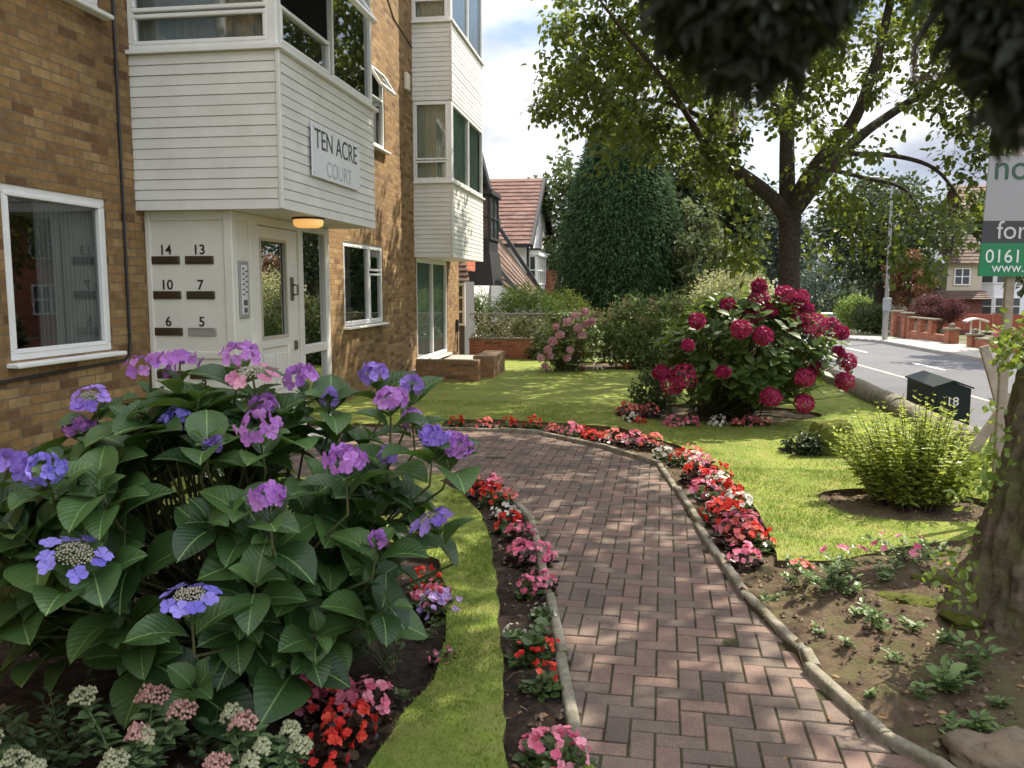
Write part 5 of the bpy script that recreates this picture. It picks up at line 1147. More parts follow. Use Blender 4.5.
# ------------------------------------------------------------------ sedums, leafy plants and weeds
SEDL = leaf_mat('sedum_leaf', (.08, .14, .05), (.15, .22, .09), .2, .5); SEDF = leaf_mat('sedum_flower', (.36, .17, .15), (.55, .33, .27), .1, .8); SEDG = leaf_mat('sedum_bud', (.26, .28, .15), (.42, .42, .26), .1, .8)
def sedum(label, hs, base):
    t = thing('sedum', label, 'sedum', tuple(base)); C = []; D = []; N = []; st = NB(); 
    for x, y, d, rp_, g in hs:
        c = P(x, y, d); r = rp_*d/F; nb = NB()
        for k in range(70):
            f = (k+.5)/70; ph = k*2.39996; q = r*math.sqrt(f); p = c+Vector((q*math.cos(ph), q*math.sin(ph), .03*(1-f)+RNG.normal()*.005+.01*math.sin(ph*3))); s = .009
            nb.add([p+Vector((s, 0, 0)), p+Vector((0, s, 0)), p-Vector((s, 0, 0)), p-Vector((0, s, 0)), p+Vector((0, 0, s*1.3)), p-Vector((0, 0, s))], [(0, 1, 4), (1, 2, 4), (2, 3, 4), (3, 0, 4), (1, 0, 5), (2, 1, 5), (3, 2, 5), (0, 3, 5)], rnd=RNG.random())
        nb.build('flower_head', SEDG if g else SEDF, t)
        b0 = Vector((base[0]+RNG.normal()*.06, base[1]+RNG.normal()*.06, 0)); top_ = c-Vector((0, 0, .01)); st.tube([b0, b0.lerp(top_, .5)+Vector((0, 0, .03)), top_], [.006, .005, .004], 5, cap=False)
        for k in range(40):
            f = .08+.85*k/40; p = b0.lerp(top_, f); az = k*2.4; C.append(p); D.append((math.cos(az), math.sin(az), .25)); N.append((0, 0, 1)+RNG.normal(size=3)*.25)
    nb = NB(); n = len(C); leaves(nb, C, D, N, RNG.uniform(.05, .085, n), RNG.uniform(.032, .05, n), 'oval'); nb.build('foliage', SEDL, t); st.build('stems', SEDL, t)
sedum('sedum with dusty pink flat flower heads under the left of the violet hydrangea', [(153, 697, 3.25, 17, 0), (182, 712, 3.2, 15, 0), (138, 735, 3.1, 12, 0), (83, 698, 3.2, 13, 1), (146, 739, 3.1, 8, 1), (115, 763, 3.0, 14, 1)], G(130, 790))
sedum('sedum with pink and pale green heads at the bottom edge beside the begonias', [(232, 716, 3.15, 11, 1), (243, 724, 3.1, 14, 0), (217, 766, 3.0, 14, 0), (290, 732, 3.15, 10, 1), (300, 748, 3.1, 12, 1), (250, 765, 3.0, 9, 1), (262, 750, 3.05, 8, 1)], G(250, 800))
sedum('green sedum in bud at the bottom left corner', [(15, 762, 3.0, 14, 1), (35, 770, 2.95, 10, 1), (-10, 740, 3.1, 12, 1)], G(10, 800))
def leafy(name, label, x, y, r, h, m, n=60, leaf=.05, kind='oval', wr=.6, cat='plant', flowers=None, grp=None):
    p = G(x, y); z = soil_z(p.x, p.y); t = thing(name, label, cat, (p.x, p.y, z), grp); C = []; D = []; N = []; st = NB()
    ns = max(3, n//9)
    for s in range(ns):
        a = RNG.uniform(0, 6.28); q = RNG.random()**.5; e = Vector((p.x+r*q*math.cos(a), p.y+r*q*math.sin(a), z+h*RNG.uniform(.5, 1)*(1.1-.4*q))); b0 = Vector((p.x+RNG.normal()*r*.15, p.y+RNG.normal()*r*.15, z-.01)); st.tube([b0, b0.lerp(e, .5)+Vector((0, 0, .02)), e], [.004, .003, .0015], 4, cap=False)
        for k in range(9):
            f = .25+.75*k/8; az = k*2.4+a; C.append(b0.lerp(e, f)); D.append((math.cos(az), math.sin(az), .2+.3*f)); N.append((0, 0, 1)+RNG.normal(size=3)*.3)
    nb = NB(); m_ = len(C); l = leaf*RNG.uniform(.6, 1.2, m_); leaves(nb, C, D, N, l, l*wr, kind); nb.build('foliage', m, t); st.build('stems', STEM, t)
    if flowers:
        fl = NB()
        for k in range(8): q = rdir(1)[0]; floret(fl, Vector((p.x+q[0]*r*.7, p.y+q[1]*r*.7, z+h*(.8+.3*abs(q[2])))), (q[0], q[1], 1), .045, RNG.random())
        fl.build('flowers', FLC[flowers], t)
    return t
WEED = leaf_mat('weed_leaf', (.09, .16, .05), (.19, .27, .09), .35, .45); SHADEL = leaf_mat('shade_leaf', (.04, .075, .03), (.08, .12, .05), .25, .5); FERN = leaf_mat('ferny_leaf', (.05, .085, .03), (.10, .14, .045), .3, .5)
for x, y, r, h, n, leaf, lab, fl in [(830, 600, .22, .2, 90, .07, 'largest pale leaved weed in the soil right of the path begonias', None), (797, 590, .12, .14, 40, .05, 'small weed left of the largest pale leaved weed', 'salmon'), (845, 580, .2, .16, 70, .05, 'low weed with pink flowers behind the largest pale leaved weed', 'pink'), (905, 570, .3, .15, 120, .05, 'spreading weed with pink flowers left of the big trunk', 'pink'),
                                     (882, 641, .09, .07, 36, .055, 'small pale weed alone in the soil between path and trunk', None), (912, 645, .08, .06, 27, .05, 'small pale weed just left of the trunk root', None), (965, 690, .1, .22, 60, .065, 'upright pale green weed in front of the trunk', None), (938, 697, .1, .12, 45, .08, 'broad leaved pale weed left of the upright one by the trunk', None), (970, 735, .14, .08, 60, .06, 'low spreading weed above the sandy rock', None), (922, 705, .06, .08, 20, .045, 'tiny weed near the path edging beside the broad leaved weed', None), (1000, 715, .05, .05, 15, .04, 'tiny weed right of the upright weed under the trunk', None), (960, 592, .1, .12, 50, .06, 'bright weed growing against the left root of the trunk', None)]:
    leafy('weed', lab, x, y, r, h, WEED, n, leaf, flowers=fl)
for x, y, r, h, n, leaf, lab, m in [(265, 690, .34, .40, 260, .085, 'dark leafy plant under the middle of the violet hydrangea', SHADEL), (330, 665, .34, .42, 300, .065, 'fine leaved dark plant under the right of the violet hydrangea', FERN), (390, 670, .14, .3, 90, .035, 'small ferny plant right of the pink and red begonias', FERN), (60, 755, .35, .28, 260, .06, 'dark ground plant left of the sedums', SHADEL), (215, 745, .3, .24, 240, .055, 'low green plant between the two sedums', SHADEL), (425, 640, .12, .12, 40, .04, 'small plant by the lawn edge under the hydrangea', FERN), (404, 702, .07, .09, 30, .035, 'little weed at the right of the bronze leaved begonias', FERN)]:
    leafy('ground_plant', lab, x, y, r, h, m, n, leaf)
leafy('ground_plant', 'green leafy clump without many flowers in the narrow bed left of the path', 530, 652, .11, .13, BGR, 60, .06, 'round', .85)

for x, y, r, lab in ((930, 592, .10, 'yellow green moss cushion among the pink flowered weeds left of the trunk'), (918, 618, .13, 'moss cushion on the soil left of the big trunk root'), (968, 640, .12, 'moss cushion against the root of the big trunk'), (890, 610, .08, 'small moss cushion beside the largest pale weed')):
    p = G(x, y); rock('moss_cushion', lab, Vector((p.x, p.y, soil_z(p.x, p.y))), (r, r*.8, r*.4), MOSSM, x, 'moss')

for i, (x, y, r, h, n, leaf, lab) in enumerate([(770, 600, .10, .05, 36, .04, 'low weed beside the last begonias near the path edging'), (815, 640, .07, .04, 27, .035, 'tiny weed near the path edging below the largest pale weed'), (860, 620, .10, .06, 36, .045, 'weed between the two pale weeds in open soil'), (895, 670, .09, .06, 30, .04, 'weed in open soil halfway between the path edging and trunk'), (850, 655, .06, .04, 24, .035, 'very small weed in open soil near the path bend'), (945, 660, .09, .07, 36, .045, 'weed close below the mossy root of the trunk'), (880, 590, .16, .10, 60, .05, 'leafy weed behind the small moss cushion'), (930, 560, .16, .12, 60, .05, 'leafy weed at the lawn edge under the lime green shrub'), (985, 760, .08, .06, 27, .04, 'weed at the top of the sandy rock'), (950, 745, .08, .05, 30, .04, 'low weed left of the sandy rock'), (800, 575, .14, .10, 50, .045, 'weed at the corner of lawn and soil beyond the begonias'), (868, 700, .06, .04, 24, .03, 'tiny weed close to the path edging in the near right bed')]):
    leafy('weed', lab, x, y, r, h, WEED, n, leaf)
# ------------------------------------------------------------------ beyond the garden, left: neighbours
WREN = mat('white_render', (.74, .74, .72), .8, noise=2, col2=(.66, .66, .64)); DKT = mat('dark_timber', (.012, .012, .013), .6)
def tile_mat(name, c1, c2, rw=.3, rh=.16):
    m = brick_mat(name, c1, c2, tuple(q*.7 for q in c1), tuple(q*.35 for q in c1), rw, rh); return m
REDT = tile_mat('red_tiles', (.16, .088, .07), (.20, .115, .092)); BRT_ = tile_mat('brown_tiles', (.15, .10, .075), (.19, .13, .10)); 
def slab(nb, a, b, c, d, th=.08, rnd=None):
    a, b, c, d = map(Vector, (a, b, c, d)); n = (b-a).cross(d-a).normalized()
    if n.z < 0: n = -n
    ln = (b-a).length; sl = (d-a).length
    # roof planes carry their own uv: along the eaves, up the slope
    uv = np.array([[(0, 0), (ln, 0), (ln, sl), (0, sl)]])
    nb.add([a, b, c, d], [[0, 1, 2, 3]], uv=uv)
    lo = [p-n*th for p in (a, b, c, d)]; nb.poly(lo)
    for i in range(4):
        q = [a, b, c, d]; nb.quad(q[i], q[(i+1) % 4], lo[(i+1) % 4], lo[i])
def courses(nb, a, b, c, d, n, th=.035):
    """overlapping rows of tiles from the eaves a-b up to d-c"""
    a, b, c, d = map(Vector, (a, b, c, d))
    nn = (b-a).cross(d-a).normalized(); nn = nn if nn.z > 0 else -nn; ln = (b-a).length; sl = (d-a).length
    for k in range(n):
        f0, f1 = k/n, (k+1)/n; p0, p1, p2, p3 = a.lerp(d, f0)+nn*th, b.lerp(c, f0)+nn*th, b.lerp(c, f1), a.lerp(d, f1)
        nb.add([p0, p1, p2, p3], [[0, 1, 2, 3]], uv=np.array([[(0, f0*sl), (ln, f0*sl), (ln, f1*sl), (0, f1*sl)]])); nb.quad(p0, p1, p1-nn*th, p0-nn*th)
def small_window(O, U, w, h, parent, cols=2, rows=2, m=WHITE, name='window', N=None):
    O = Vector(O); U = Vector(U).normalized(); N = U.cross(Zv); nb = NB(); frame_pts(O, U, Zv, N, 0, w, 0, h, .07, .08, nb)
    for i in range(1, cols): nb.obox(O+U*(w*i/cols)+Zv*(h/2), U, Zv, (.06, h-.14, .07))
    for j in range(1, rows): nb.obox(O+U*(w/2)+Zv*(h*(.3+.4*j/rows) if rows == 2 else h*j/rows), U, Zv, (w-.14, .05, .068))
    r = nb.build(name, m, parent); g = NB(); g.quad(O+N*.0, O+U*w, O+U*w+Zv*h, O+Zv*h); 
    g.build('pane', DARKG, r); return r
DARKG = mat('dark_glass', (.05, .06, .065), .05, .8)
# white gable house
X1 = -4.9; Y0, Y1, Yr = 37.0, 46.5, 41.5
wh = thing('gable_house', 'white rendered house with red tiled gable roof beyond the trellis', 'house', (-8, 41, -.1))
nb = NB(); nb.prism([(X1, Y0, -.1), (X1, Y1, -.1), (X1, Y1, 3.72), (X1, Yr, 6.75), (X1, Y0, 3.72)], (-9, 0, 0)); nb.build('wall', WREN, wh)
nb = NB(); courses(nb, (X1-9.2, Y0-.4, 3.62), (X1+.3, Y0-.4, 3.62), (X1+.3, Yr, 6.98), (X1-9.2, Yr, 6.98), 17); courses(nb, (X1+.3, Y1+.4, 3.62), (X1-9.2, Y1+.4, 3.62), (X1-9.2, Yr, 6.98), (X1+.3, Yr, 6.98), 17); rf = nb.build('roof', REDT, wh)
nb = NB()
for ya, yb, za, zb in ((Y0-.42, Yr, 3.5, 6.87), (Y1+.42, Yr, 3.5, 6.87)):
    d = Vector((0, yb-ya, zb-za)); nb.obox(Vector((X1+.27, (ya+yb)/2, (za+zb)/2)), d, Vector((1, 0, 0)), (d.length, .12, .26))
nb.box(X1-9, X1+.3, Y0-.5, Y0-.38, 3.48, 3.62); nb.build('bargeboard', DKT, rf)
nb = NB(); nb.tube([(X1+.05, Y0+.1, 3.5), (X1+.05, Y0+.1, 0)], .06, 6); nb.build('downpipe', DKT, wh)
bw = NB(); bw.box(X1-.05, X1+.35, Y0+.9, Y0+4.1, .0, 1.9); bw.box(X1-.05, X1+.45, Y0+.8, Y0+4.2, 3.2, 3.42); bw.build('oriel', WREN, wh)
small_window((X1-.02, Y0+.87, 1.9), Xv, .36, 1.3, wh, 1, 2); small_window((X1+.36, Y0+.95, 1.9), Yv, 3.1, 1.3, wh, 4, 2)
nb = NB(); nb.box(X1-.1, X1+.5, Y0+.75, Y0+4.25, 3.421, 3.5); nb.build('oriel_roof', DKT, wh)
nb = NB(); nb.box(X1+.02, X1+.9, Y0+4.6, Y0+6.6, -.1, 2.6); nb.build('porch', REDB, wh)
# black and white house nearer, with catslide roof
bh = thing('timbered_house', 'black and white house with dark oriel and brown catslide roof behind the flats', 'house', (-7, 30, -.1))
X2 = -5.75
nb = NB(); nb.prism([(X2, 25, -.1), (X2, 33, -.1), (X2, 33, 4.35), (X2, 29, 6.5), (X2, 25, 4.35)], (-9, 0, 0)); nb.build('wall', WREN, bh)
nb = NB(); courses(nb, (X2-9, 24.7, 4.28), (X2+.25, 24.7, 4.28), (X2+.25, 29, 6.64), (X2-9, 29, 6.64), 16); courses(nb, (X2+.25, 33.3, 4.28), (X2-9, 33.3, 4.28), (X2-9, 29, 6.64), (X2+.25, 29, 6.64), 16); rf = nb.build('roof', BRT_, bh)
nb = NB()
for ya, yb in ((24.6, 29), (33.4, 29)):
    d = Vector((0, yb-ya, 2.36)); nb.obox(Vector((X2+.25, (ya+yb)/2, (4.18+6.54)/2)), d, Vector((1, 0, 0)), (d.length, .12, .28))
nb.build('bargeboard', DKT, rf)
OX = -4.78; ob = NB(); ob.box(X2-.02, OX, 27.1, 28.8, 2.95, 3.3); ob.box(X2-.02, OX+.1, 27.0, 28.9, 4.72, 4.86); ob.prism([(X2, 26.9, 1.85), (OX+.16, 26.9, 1.85), (OX, 27.1, 2.95), (X2, 27.1, 2.95)], (0, 2.0, 0)); ob.box(X2-.02, -5.05, 27.15, 28.75, 3.3, 4.72); ob.box(X2-.01, X2+.5, 27.2, 27.3, 3.5, 4.95) if False else None; ob.build('oriel', DKT, bh)
small_window((-5.1, 27.14, 3.3), Xv, .34, 1.42, bh, 1, 2, DKT); small_window((OX, 27.14, 3.3), Yv, 1.6, 1.42, bh, 2, 2, DKT)
# brown lean-to roof running down to the right
nb = NB(); A = P(496, 262, 33.5); B = P(531, 304, 31.5); Cc = P(549, 303, 35.5); D_ = P(497, 224, 36)
courses(nb, (A.x-.6, A.y, A.z-.5), B, Cc, (D_.x-.6, D_.y, D_.z+.3), 9); nb.build('lean_to_roof', BRT_, bh)
nb = NB(); d = Cc-D_; nb.obox((Cc+D_)/2, d, (0, 1, 0), (d.length, .16, .16)); d = B-A; nb.obox((A+B)/2-Vector((0, 0, .12)), d, (0, 1, 0), (d.length, .14, .2)); nb.build('lean_to_edge', DKT, bh)
nb = NB(); nb.box(-5.2, -4.6, 34.8, 35, -.1, 1.7); nb.build('porch_wall', WREN, bh)
# tile hung wing with white window
tw_ = thing('tile_hung_wing', 'narrow tile hung house corner with white window between the flats and the dark oriel', 'house', (-6, 23.5, -.1))
nb = NB(); nb.box(-9, -4.75, 23.0, 24.4, -.1, 1.95); nb.build('wall', mat('dark_render', (.10, .10, .10), .8), tw_)
nb = NB(); nb.box(-9, -4.72, 22.98, 24.4, 2.25, 2.95); nb.build('tile_hanging', tile_mat('hung_tiles', (.42, .12, .07), (.48, .17, .10), .2, .12), tw_)
nb = NB(); courses(nb, (-9, 22.5, 1.95), (-4.5, 22.5, 1.95), (-4.7, 22.97, 2.5), (-9, 22.97, 2.5), 4); nb.build('skirt_roof', BRT_, tw_)
small_window((-5.2, 22.95, .75), Xv, .48, 1.15, tw_, 2, 3)
# brick garden wall with lattice
gb = thing('brick_wall', 'low red brick garden wall behind the far end of the lawn, left of the pink shrub', 'wall', (-3, 20.6, 0))
nb = NB(); nb.box(-4.2, -1.3, 20.9, 21.12, -.1, .5); nb.build('brickwork', REDB, gb); nb = NB(); nb.box(-4.22, -1.28, 20.87, 21.15, .501, .55, 0, .008); nb.build('coping', STONE, gb)
tr = thing('trellis', 'diamond lattice trellis overgrown with climbers above the low red brick wall', 'trellis', (-3, 20.98, .55))
nb = NB(); zz0, zz1 = .56, 1.12
for k in range(-4, 22):
    for sg in (1, -1):
        x0 = -4.2+k*.16; a = Vector((x0, 21.0+.008*sg, zz0)); b = Vector((x0+sg*(zz1-zz0)*.9, 21.0+.008*sg, zz1))
        if min(a.x, b.x) < -4.25 or max(a.x, b.x) > -1.2: continue
        d = b-a; nb.obox((a+b)/2, d, (0, 1, 0), (d.length, .010, .025))
nb.build('lattice', TIM, tr); nb = NB(); nb.box(-4.2, -1.25, 20.975, 21.025, 1.12, 1.16, 0, .005); nb.build('top_rail', mat('grey_rail', (.22, .21, .20), .8), tr)
t = thing('climbing_plant', 'loose leafy climber spreading over the lattice trellis', 'climber', (-2.8, 20.9, .5)); nb = NB(); cl = np.c_[RNG.uniform(-4.1, -1.3, 60), RNG.uniform(20.85, 21.15, 60), RNG.uniform(.5, 1.15, 60)]; clumps(nb, cl, .13, 26, .07, .05, 'simple', .2, shell=.2); nb.build('foliage', leaf_mat('climber_leaf', (.10, .13, .04), (.27, .27, .11), .35, .5), t)
nb = NB(); cl = np.c_[RNG.normal(-2.35, .22, 26), RNG.uniform(20.7, 20.9, 26), RNG.uniform(.05, .6, 26)]; clumps(nb, cl, .12, 30, .08, .05, 'simple', .3, shell=.2); nb.build('trailing_foliage', LM, t)

# ------------------------------------------------------------------ across the road
def at(x, d, z): p = P(x, 300, d); return Vector((p.x, p.y, z))
W0 = np.array(road_pt(3.6, 0, 0)[:2])
def wp(s, off=0): q = road_pt(4.35+off, s, 0); return Vector((q[0], q[1], PZ))
fw = thing('front_wall', 'red brick front wall with square openings and capped pillar across the road', 'wall', tuple(wp(20)))
rd3 = Vector((*rd, 0)); rn3 = Vector((*rn, 0))
def walld(nb, s0, s1, z0, z1, th=.23): 
    a, b = wp(s0), wp(s1); c = (a+b)/2; nb.obox(Vector((c.x, c.y, (z0+z1)/2)), rd3, -rn3, (abs(s1-s0), th, z1-z0))
def s_of(x):  # distance along the wall seen at pixel column x
    lo, hi = -5.0, 80.0
    for _ in range(50):
        m = (lo+hi)/2; px_ = pix(wp(m)+Vector((0, 0, .5)))[0]
        if px_ > x: lo = m
        else: hi = m
    return lo
sA, sB, sC, sD = s_of(896), s_of(907), s_of(952), s_of(975)
nb = NB(); walld(nb, sC, sB, PZ-.25, -.12)
for x in (910, 921, 932): s = s_of(x); walld(nb, s-.2, s+.2, -.119, .44, .22)
nb.build('brickwork', REDB, fw)
nb = NB(); walld(nb, s_of(938), s_of(906), .441, .50, .3); nb.build('coping', STONE, fw)
def pillar(name, label, s, z1, w=.5, ball=True):
    t = thing(name, label, 'gate pillar', tuple(wp(s))); nb = NB(); c = wp(s); nb.obox(Vector((c.x, c.y, (PZ+z1)/2)), rd3, -rn3, (w, w, z1-PZ)); nb.build('brickwork', REDB, t)
    nb = NB(); nb.obox(Vector((c.x, c.y, z1+.05)), rd3, -rn3, (w+.12, w+.12, .10), 0, .02)
    if ball: nb.tube([Vector((c.x, c.y, z1+.1)), Vector((c.x, c.y, z1+.15)), Vector((c.x, c.y, z1+.24)), Vector((c.x, c.y, z1+.29))], [.11, .12, .11, .03], 8)
    nb.build('cap', STONE, t)
pillar('gate_pillar', 'tall red brick pillar beside the wooden gate, next to the lamp post', sA, .62, .36, False); pillar('gate_pillar', 'red brick pillar at the start of the front wall right of the wooden gate', sB, .58, .36, False)
pillar('gate_pillar', 'red brick pillar with stone ball cap at the driveway end of the front wall', sC, .10, .40); pillar('gate_pillar', 'red brick pillar with ball cap right of the driveway, beside pink flowers', sD, -.02, .40)
g_ = thing('wooden_gate', 'narrow brown wooden gate between two red brick pillars across the road', 'gate', tuple(wp((sA+sB)/2))); nb = NB(); n = 7
for k in range(n):
    s = sA+.35+(sB-sA-.7)*(k+.5)/n; c = wp(s); nb.obox(Vector((c.x, c.y, -.02)), rd3, -rn3, (abs(sB-sA-.7)/n*.85, .03, 1.0))
nb.build('boards', mat('red_brown_timber', (.16, .06, .035), .7, noise=6, col2=(.11, .045, .03)), g_); nb = NB()
for z in (-.3, .3): c = wp((sA+sB)/2); nb.obox(Vector((c.x, c.y, z))+rn3*-.035, rd3, -rn3, (abs(sB-sA)-.55, .04, .1))
nb.build('rails', MATS['red_brown_timber'], g_)
r2 = thing('front_wall', 'red brick front wall right of the driveway topped with pink flowers', 'wall', tuple(wp(sD-3))); nb = NB(); walld(nb, sD-9, sD-.3, PZ-.2, -.12); nb.build('brickwork', REDB, r2); nb = NB(); walld(nb, sD-9, sD-.3, -.119, -.05, .3); nb.build('coping', STONE, r2)
pf = wp(sD-1.6, .5); t = thing('flowering_plant', 'bright pink flowering plant behind the front wall right of the driveway', 'plant', tuple(pf)); nb = NB(); cl = ell_pts(40, (pf.x, pf.y, .05), (.5, .9, .22), .3); clumps(nb, cl, .14, 24, .1, .07, 'simple', 0, shell=.2); nb.build('flowers', FLC['pink'], t); nb = NB(); cl = ell_pts(40, (pf.x, pf.y, -.15), (.5, .9, .25), .3); clumps(nb, cl, .16, 24, .1, .07, 'simple', 0, shell=.2); nb.build('foliage', LM, t)
# wooden fence panels
fn = thing('board_fence', 'long red brown board fence behind the driveway across the road', 'fence', tuple(at(985, 44, PZ))); FM = mat('fence_red', (.34, .085, .05), .75, noise=3, col2=(.27, .07, .042))
a, b = at(938, 45, PZ), at(1085, 42, PZ); d = (b-a); ln = d.length; u = d.normalized(); nb = NB(); n = 5
for k in range(n):
    c = a+d*((k+.5)/n); 
    for j in range(8): nb.obox(c+Vector((0, 0, .0+.105*j+.05)), u, Vector((0, 0, 1)).cross(u)+Vector((0, 0, .12)), (ln/n-.1, .02, .105))
nb.build('panel', FM, fn); nb = NB()
for k in range(n+1): c = a+d*(k/n); nb.obox(c+Vector((0, 0, .45)), u, Vector((0, 0, 1)).cross(u), (.1, .1, .92))
nb.build('posts', mat('fence_post', (.30, .11, .07), .8), fn)
# bird table
bt_ = thing('bird_table', 'white arched topped stand on two legs in front of the board fence', 'stand', tuple(at(977, 38.5, PZ))); c = at(977, 38.5, 0); nb = NB(); V = []
for i in range(9):
    f = i/8*2-1; z = .42-.14*f*f
    for y in (-.3, .3): V.append(c+RGT*(f*.5)+Vector((0, y, z)))
nb.add(V, [(2*i, 2*i+1, 2*i+3, 2*i+2) for i in range(8)]); V2 = [v-Vector((0, 0, .06)) for v in V]; nb.add(V2, [(2*i, 2*i+1, 2*i+3, 2*i+2) for i in range(8)])
nb.add(V+V2, [(2*i, 2*i+2, 18+2*i+2, 18+2*i) for i in range(8)]+[(2*i+1, 2*i+3, 18+2*i+3, 18+2*i+1) for i in range(8)]); nb.build('top', WHITE, bt_); nb = NB()
for q in (-.2, .2): nb.tube([c+RGT*q+Vector((0, 0, PZ)), c+RGT*q+Vector((0, 0, .36))], .04, 6)
nb.build('legs', WHITE, bt_)
# lamp posts
def lamp(label, base, h, box_z, r=.07):
    t = thing('lamp_post', label, 'lamp post', tuple(base)); nb = NB(); b = Vector(base); nb.tube([b, b+Vector((0, 0, 1.2)), b+Vector((0, 0, 1.25)), b+Vector((0, 0, h))], [r*1.35, r*1.35, r, r*.6], 10); nb.build('pole', GREYM, t)
    nb = NB(); nb.tube([b+Vector((0, 0, h)), b+Vector((-.2, 0, h+.12)), b+Vector((-.7, 0, h+.16))], [r*.5, r*.5, r*.4], 6); nb.obox(b+Vector((-.85, 0, h+.15)), (1, 0, 0), (0, 1, 0), (.45, .16, .09), 0, .02); nb.build('lantern', GREYM, t)
    if box_z: nb = NB(); nb.obox(b+Vector((0, -.1, box_z)), (1, 0, 0), (0, 1, 0), (.32, .12, .55), 0, .02); nb.build('control_box', mat('box_grey', (.30, .33, .36), .5), t)
b = at(886.5, 36, PZ); lamp('grey metal lamp post with a small box standing across the road', b, 6.6, 1.5, .085)
b = at(746, 50, PZ); lamp('slender grey pole seen through the leaves left of the main trunk', b, 6.3, 0, .11)
# houses across the road
hs = thing('rendered_house', 'white rendered bay fronted house behind the board fence at the right edge', 'house', tuple(at(1005, 52, PZ)))
c = at(1000, 52, 0); x0 = at(977.5, 52, 0).x; y0 = c.y
nb = NB(); nb.box(x0, x0+9, y0, y0+8, PZ, 5.0); nb.build('wall', mat('bright_render', (.72, .71, .76), .8), hs)
nb = NB(); nb.prism([(x0-.4, y0-.5, 4.95), (x0+9.4, y0-.5, 4.95), (x0+9.4, y0+4, 8.2), (x0-.4, y0+4, 8.2)], (0, 0, .12)); courses(nb, (x0-.5, y0-.6, 5.0), (x0+9.5, y0-.6, 5.0), (x0+9.5, y0+4, 8.35), (x0-.5, y0+4, 8.35), 16); nb.quad((x0-.5, y0+8.6, 5.0), (x0+9.5, y0+8.6, 5.0), (x0+9.5, y0+4, 8.35), (x0-.5, y0+4, 8.35)); nb.build('roof', BRT_, hs)
bay_ = NB(); bay_.prism([(x0+.1, y0, PZ), (x0+.7, y0-.7, PZ), (x0+2.3, y0-.7, PZ), (x0+2.9, y0, PZ)], (0, 0, 4.2)); bay_.build('bay', MATS['bright_render'], hs)
for z, h in ((.1, 1.1), (2.0, 1.35)): small_window((x0+.75, y0-.73, z), Xv, 1.5, h, hs, 3, 2); small_window((x0+.12, y0-.03, z), Vector((.6, -.7, 0)), .88, h, hs, 1, 2)
for x in (3.6, 6.5): small_window((x0+x, y0-.03, 1.0), Xv, 1.6, 1.2, hs, 3, 2); small_window((x0+x, y0-.03, 3.2), Xv, 1.6, 1.2, hs, 3, 2)
hs = thing('brown_roofed_house', 'pale house with long brown roofs half hidden behind the purple maple', 'house', tuple(at(950, 50, PZ)))
c = at(946, 50, 0); x0, y0 = at(946, 50, 0).x, c.y
nb = NB(); nb.box(x0, x0+1.9, y0, y0+5, PZ-.5, 3.2); nb.box(x0-2.2, x0, y0+1, y0+5, PZ-.5, 1.4); nb.build('wall', mat('buff_render', (.46, .42, .33), .8), hs)
nb = NB(); courses(nb, (x0-.3, y0-.4, 3.15), (x0+2.1, y0-.4, 3.15), (x0+2.1, y0+2.5, 5.2), (x0-.3, y0+2.5, 5.2), 10); courses(nb, (x0-2.5, y0+.4, 1.25), (x0-.02, y0+.4, 1.25), (x0-.02, y0+3, 2.75), (x0-1.4, y0+3, 2.75), 8); courses(nb, (x0-.6, y0-1.0, 1.1), (x0+2.1, y0-1.0, 1.1), (x0+2.1, y0-.02, 1.6), (x0-.6, y0-.02, 1.6), 5); nb.build('roof', tile_mat('dull_tiles', (.13, .088, .072), (.16, .115, .095)), hs)
small_window((x0+.35, y0-.03, 1.9), Xv, .9, 1.0, hs, 2, 2); nb = NB(); nb.box(x0+.2, x0+1.8, y0-.6, y0-.02, PZ-.5, 1.1); nb.build('porch', mat('maroon_timber', (.12, .04, .03), .7), hs)
hs = thing('red_roofed_house', 'red roofed brick house across the road, off to the right of the photograph', 'house', (17, 33, PZ))
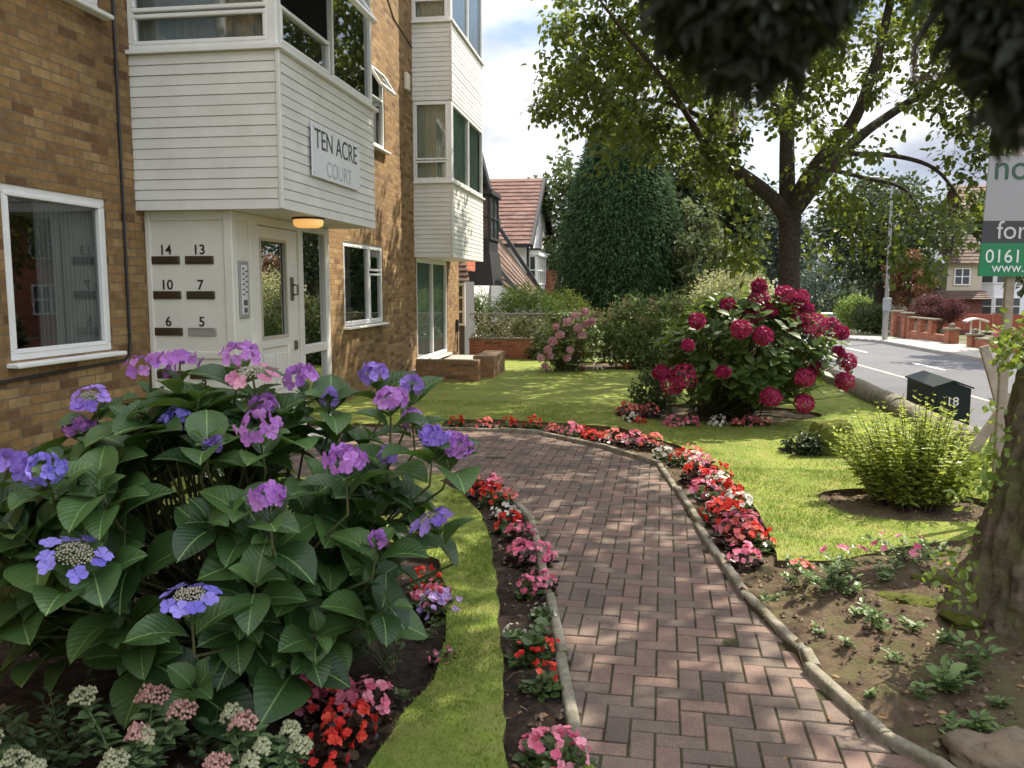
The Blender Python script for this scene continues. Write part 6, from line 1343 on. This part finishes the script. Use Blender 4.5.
nb = NB(); nb.box(14.5, 22, 26.5, 33.5, PZ, 4.6); nb.build('wall', REDB, hs); nb = NB(); courses(nb, (14.0, 34.0, 4.5), (14.0, 26.0, 4.5), (18.2, 27.5, 7.6), (18.2, 32.5, 7.6), 15); courses(nb, (14, 26, 4.5), (22.5, 26, 4.5), (18.2, 27.5, 7.6), (18.2, 27.5, 7.6), 15); nb.build('roof', REDT, hs)
for y in (27.3, 30.5):
    for z in (.7, 2.9): small_window((14.47, y+1.6, z), -Yv, 1.6, 1.2, hs, 3, 2)
# parked car
cr = thing('parked_car', 'dark car with a pale roof parked far along the road', 'car', tuple(at(831, 76, RZ+dip(66))))
cb_ = at(831, 76, RZ+dip(66)); u = rd3; v = -rn3
CARP = mat('car_paint', (.03, .032, .036), .25, .5); CARG = mat('car_glass', (.02, .022, .025), .08, .6)
def cpt(a, b, z): return cb_+rd3*a+rn3*b+Vector((0, 0, z))
nb = NB(); prof = [(0, .28), (-.02, .62), (.05, .92), (.15, .95), (2.9, .92), (3.9, .78), (4.1, .6), (4.1, .28)]
nb.prism([cpt(a, -.80, z) for a, z in prof], rn3*1.6); nb.build('body', CARP, cr)
nb = NB(); prof = [(.10, .95), (.55, 1.40), (1.8, 1.44), (2.9, .93)]; nb.prism([cpt(a, -.70, z) for a, z in prof], rn3*1.4); nb.build('windows', CARG, cr)
nb = NB(); nb.prism([cpt(a, -.66, z) for a, z in [(.42, 1.40), (.55, 1.47), (1.8, 1.49), (1.95, 1.42)]], rn3*1.32); nb.build('roof', mat('pale_roof', (.7, .72, .74), .3), cr)
for b in (-.78, .60):
    for a in (.75, 3.2):
        nb = NB(); c = cpt(a, b, .31); nb.tube([c, c+rn3*.18], .31, 16); w_ = nb.build('wheel', mat('tyre', (.015, .015, .015), .8), cr); nb = NB(); nb.tube([c-rn3*.005, c+rn3*.185], .17, 12); nb.build('rim', GREYM, w_)
for b in (-.72, .50): nb = NB(); nb.obox(cpt(-.01, b+.11, .72), rn3, Zv, (.22, .16, .04), 0, .01); nb.build('tail_light', mat('tail_red', (.4, .01, .01), .3), cr)
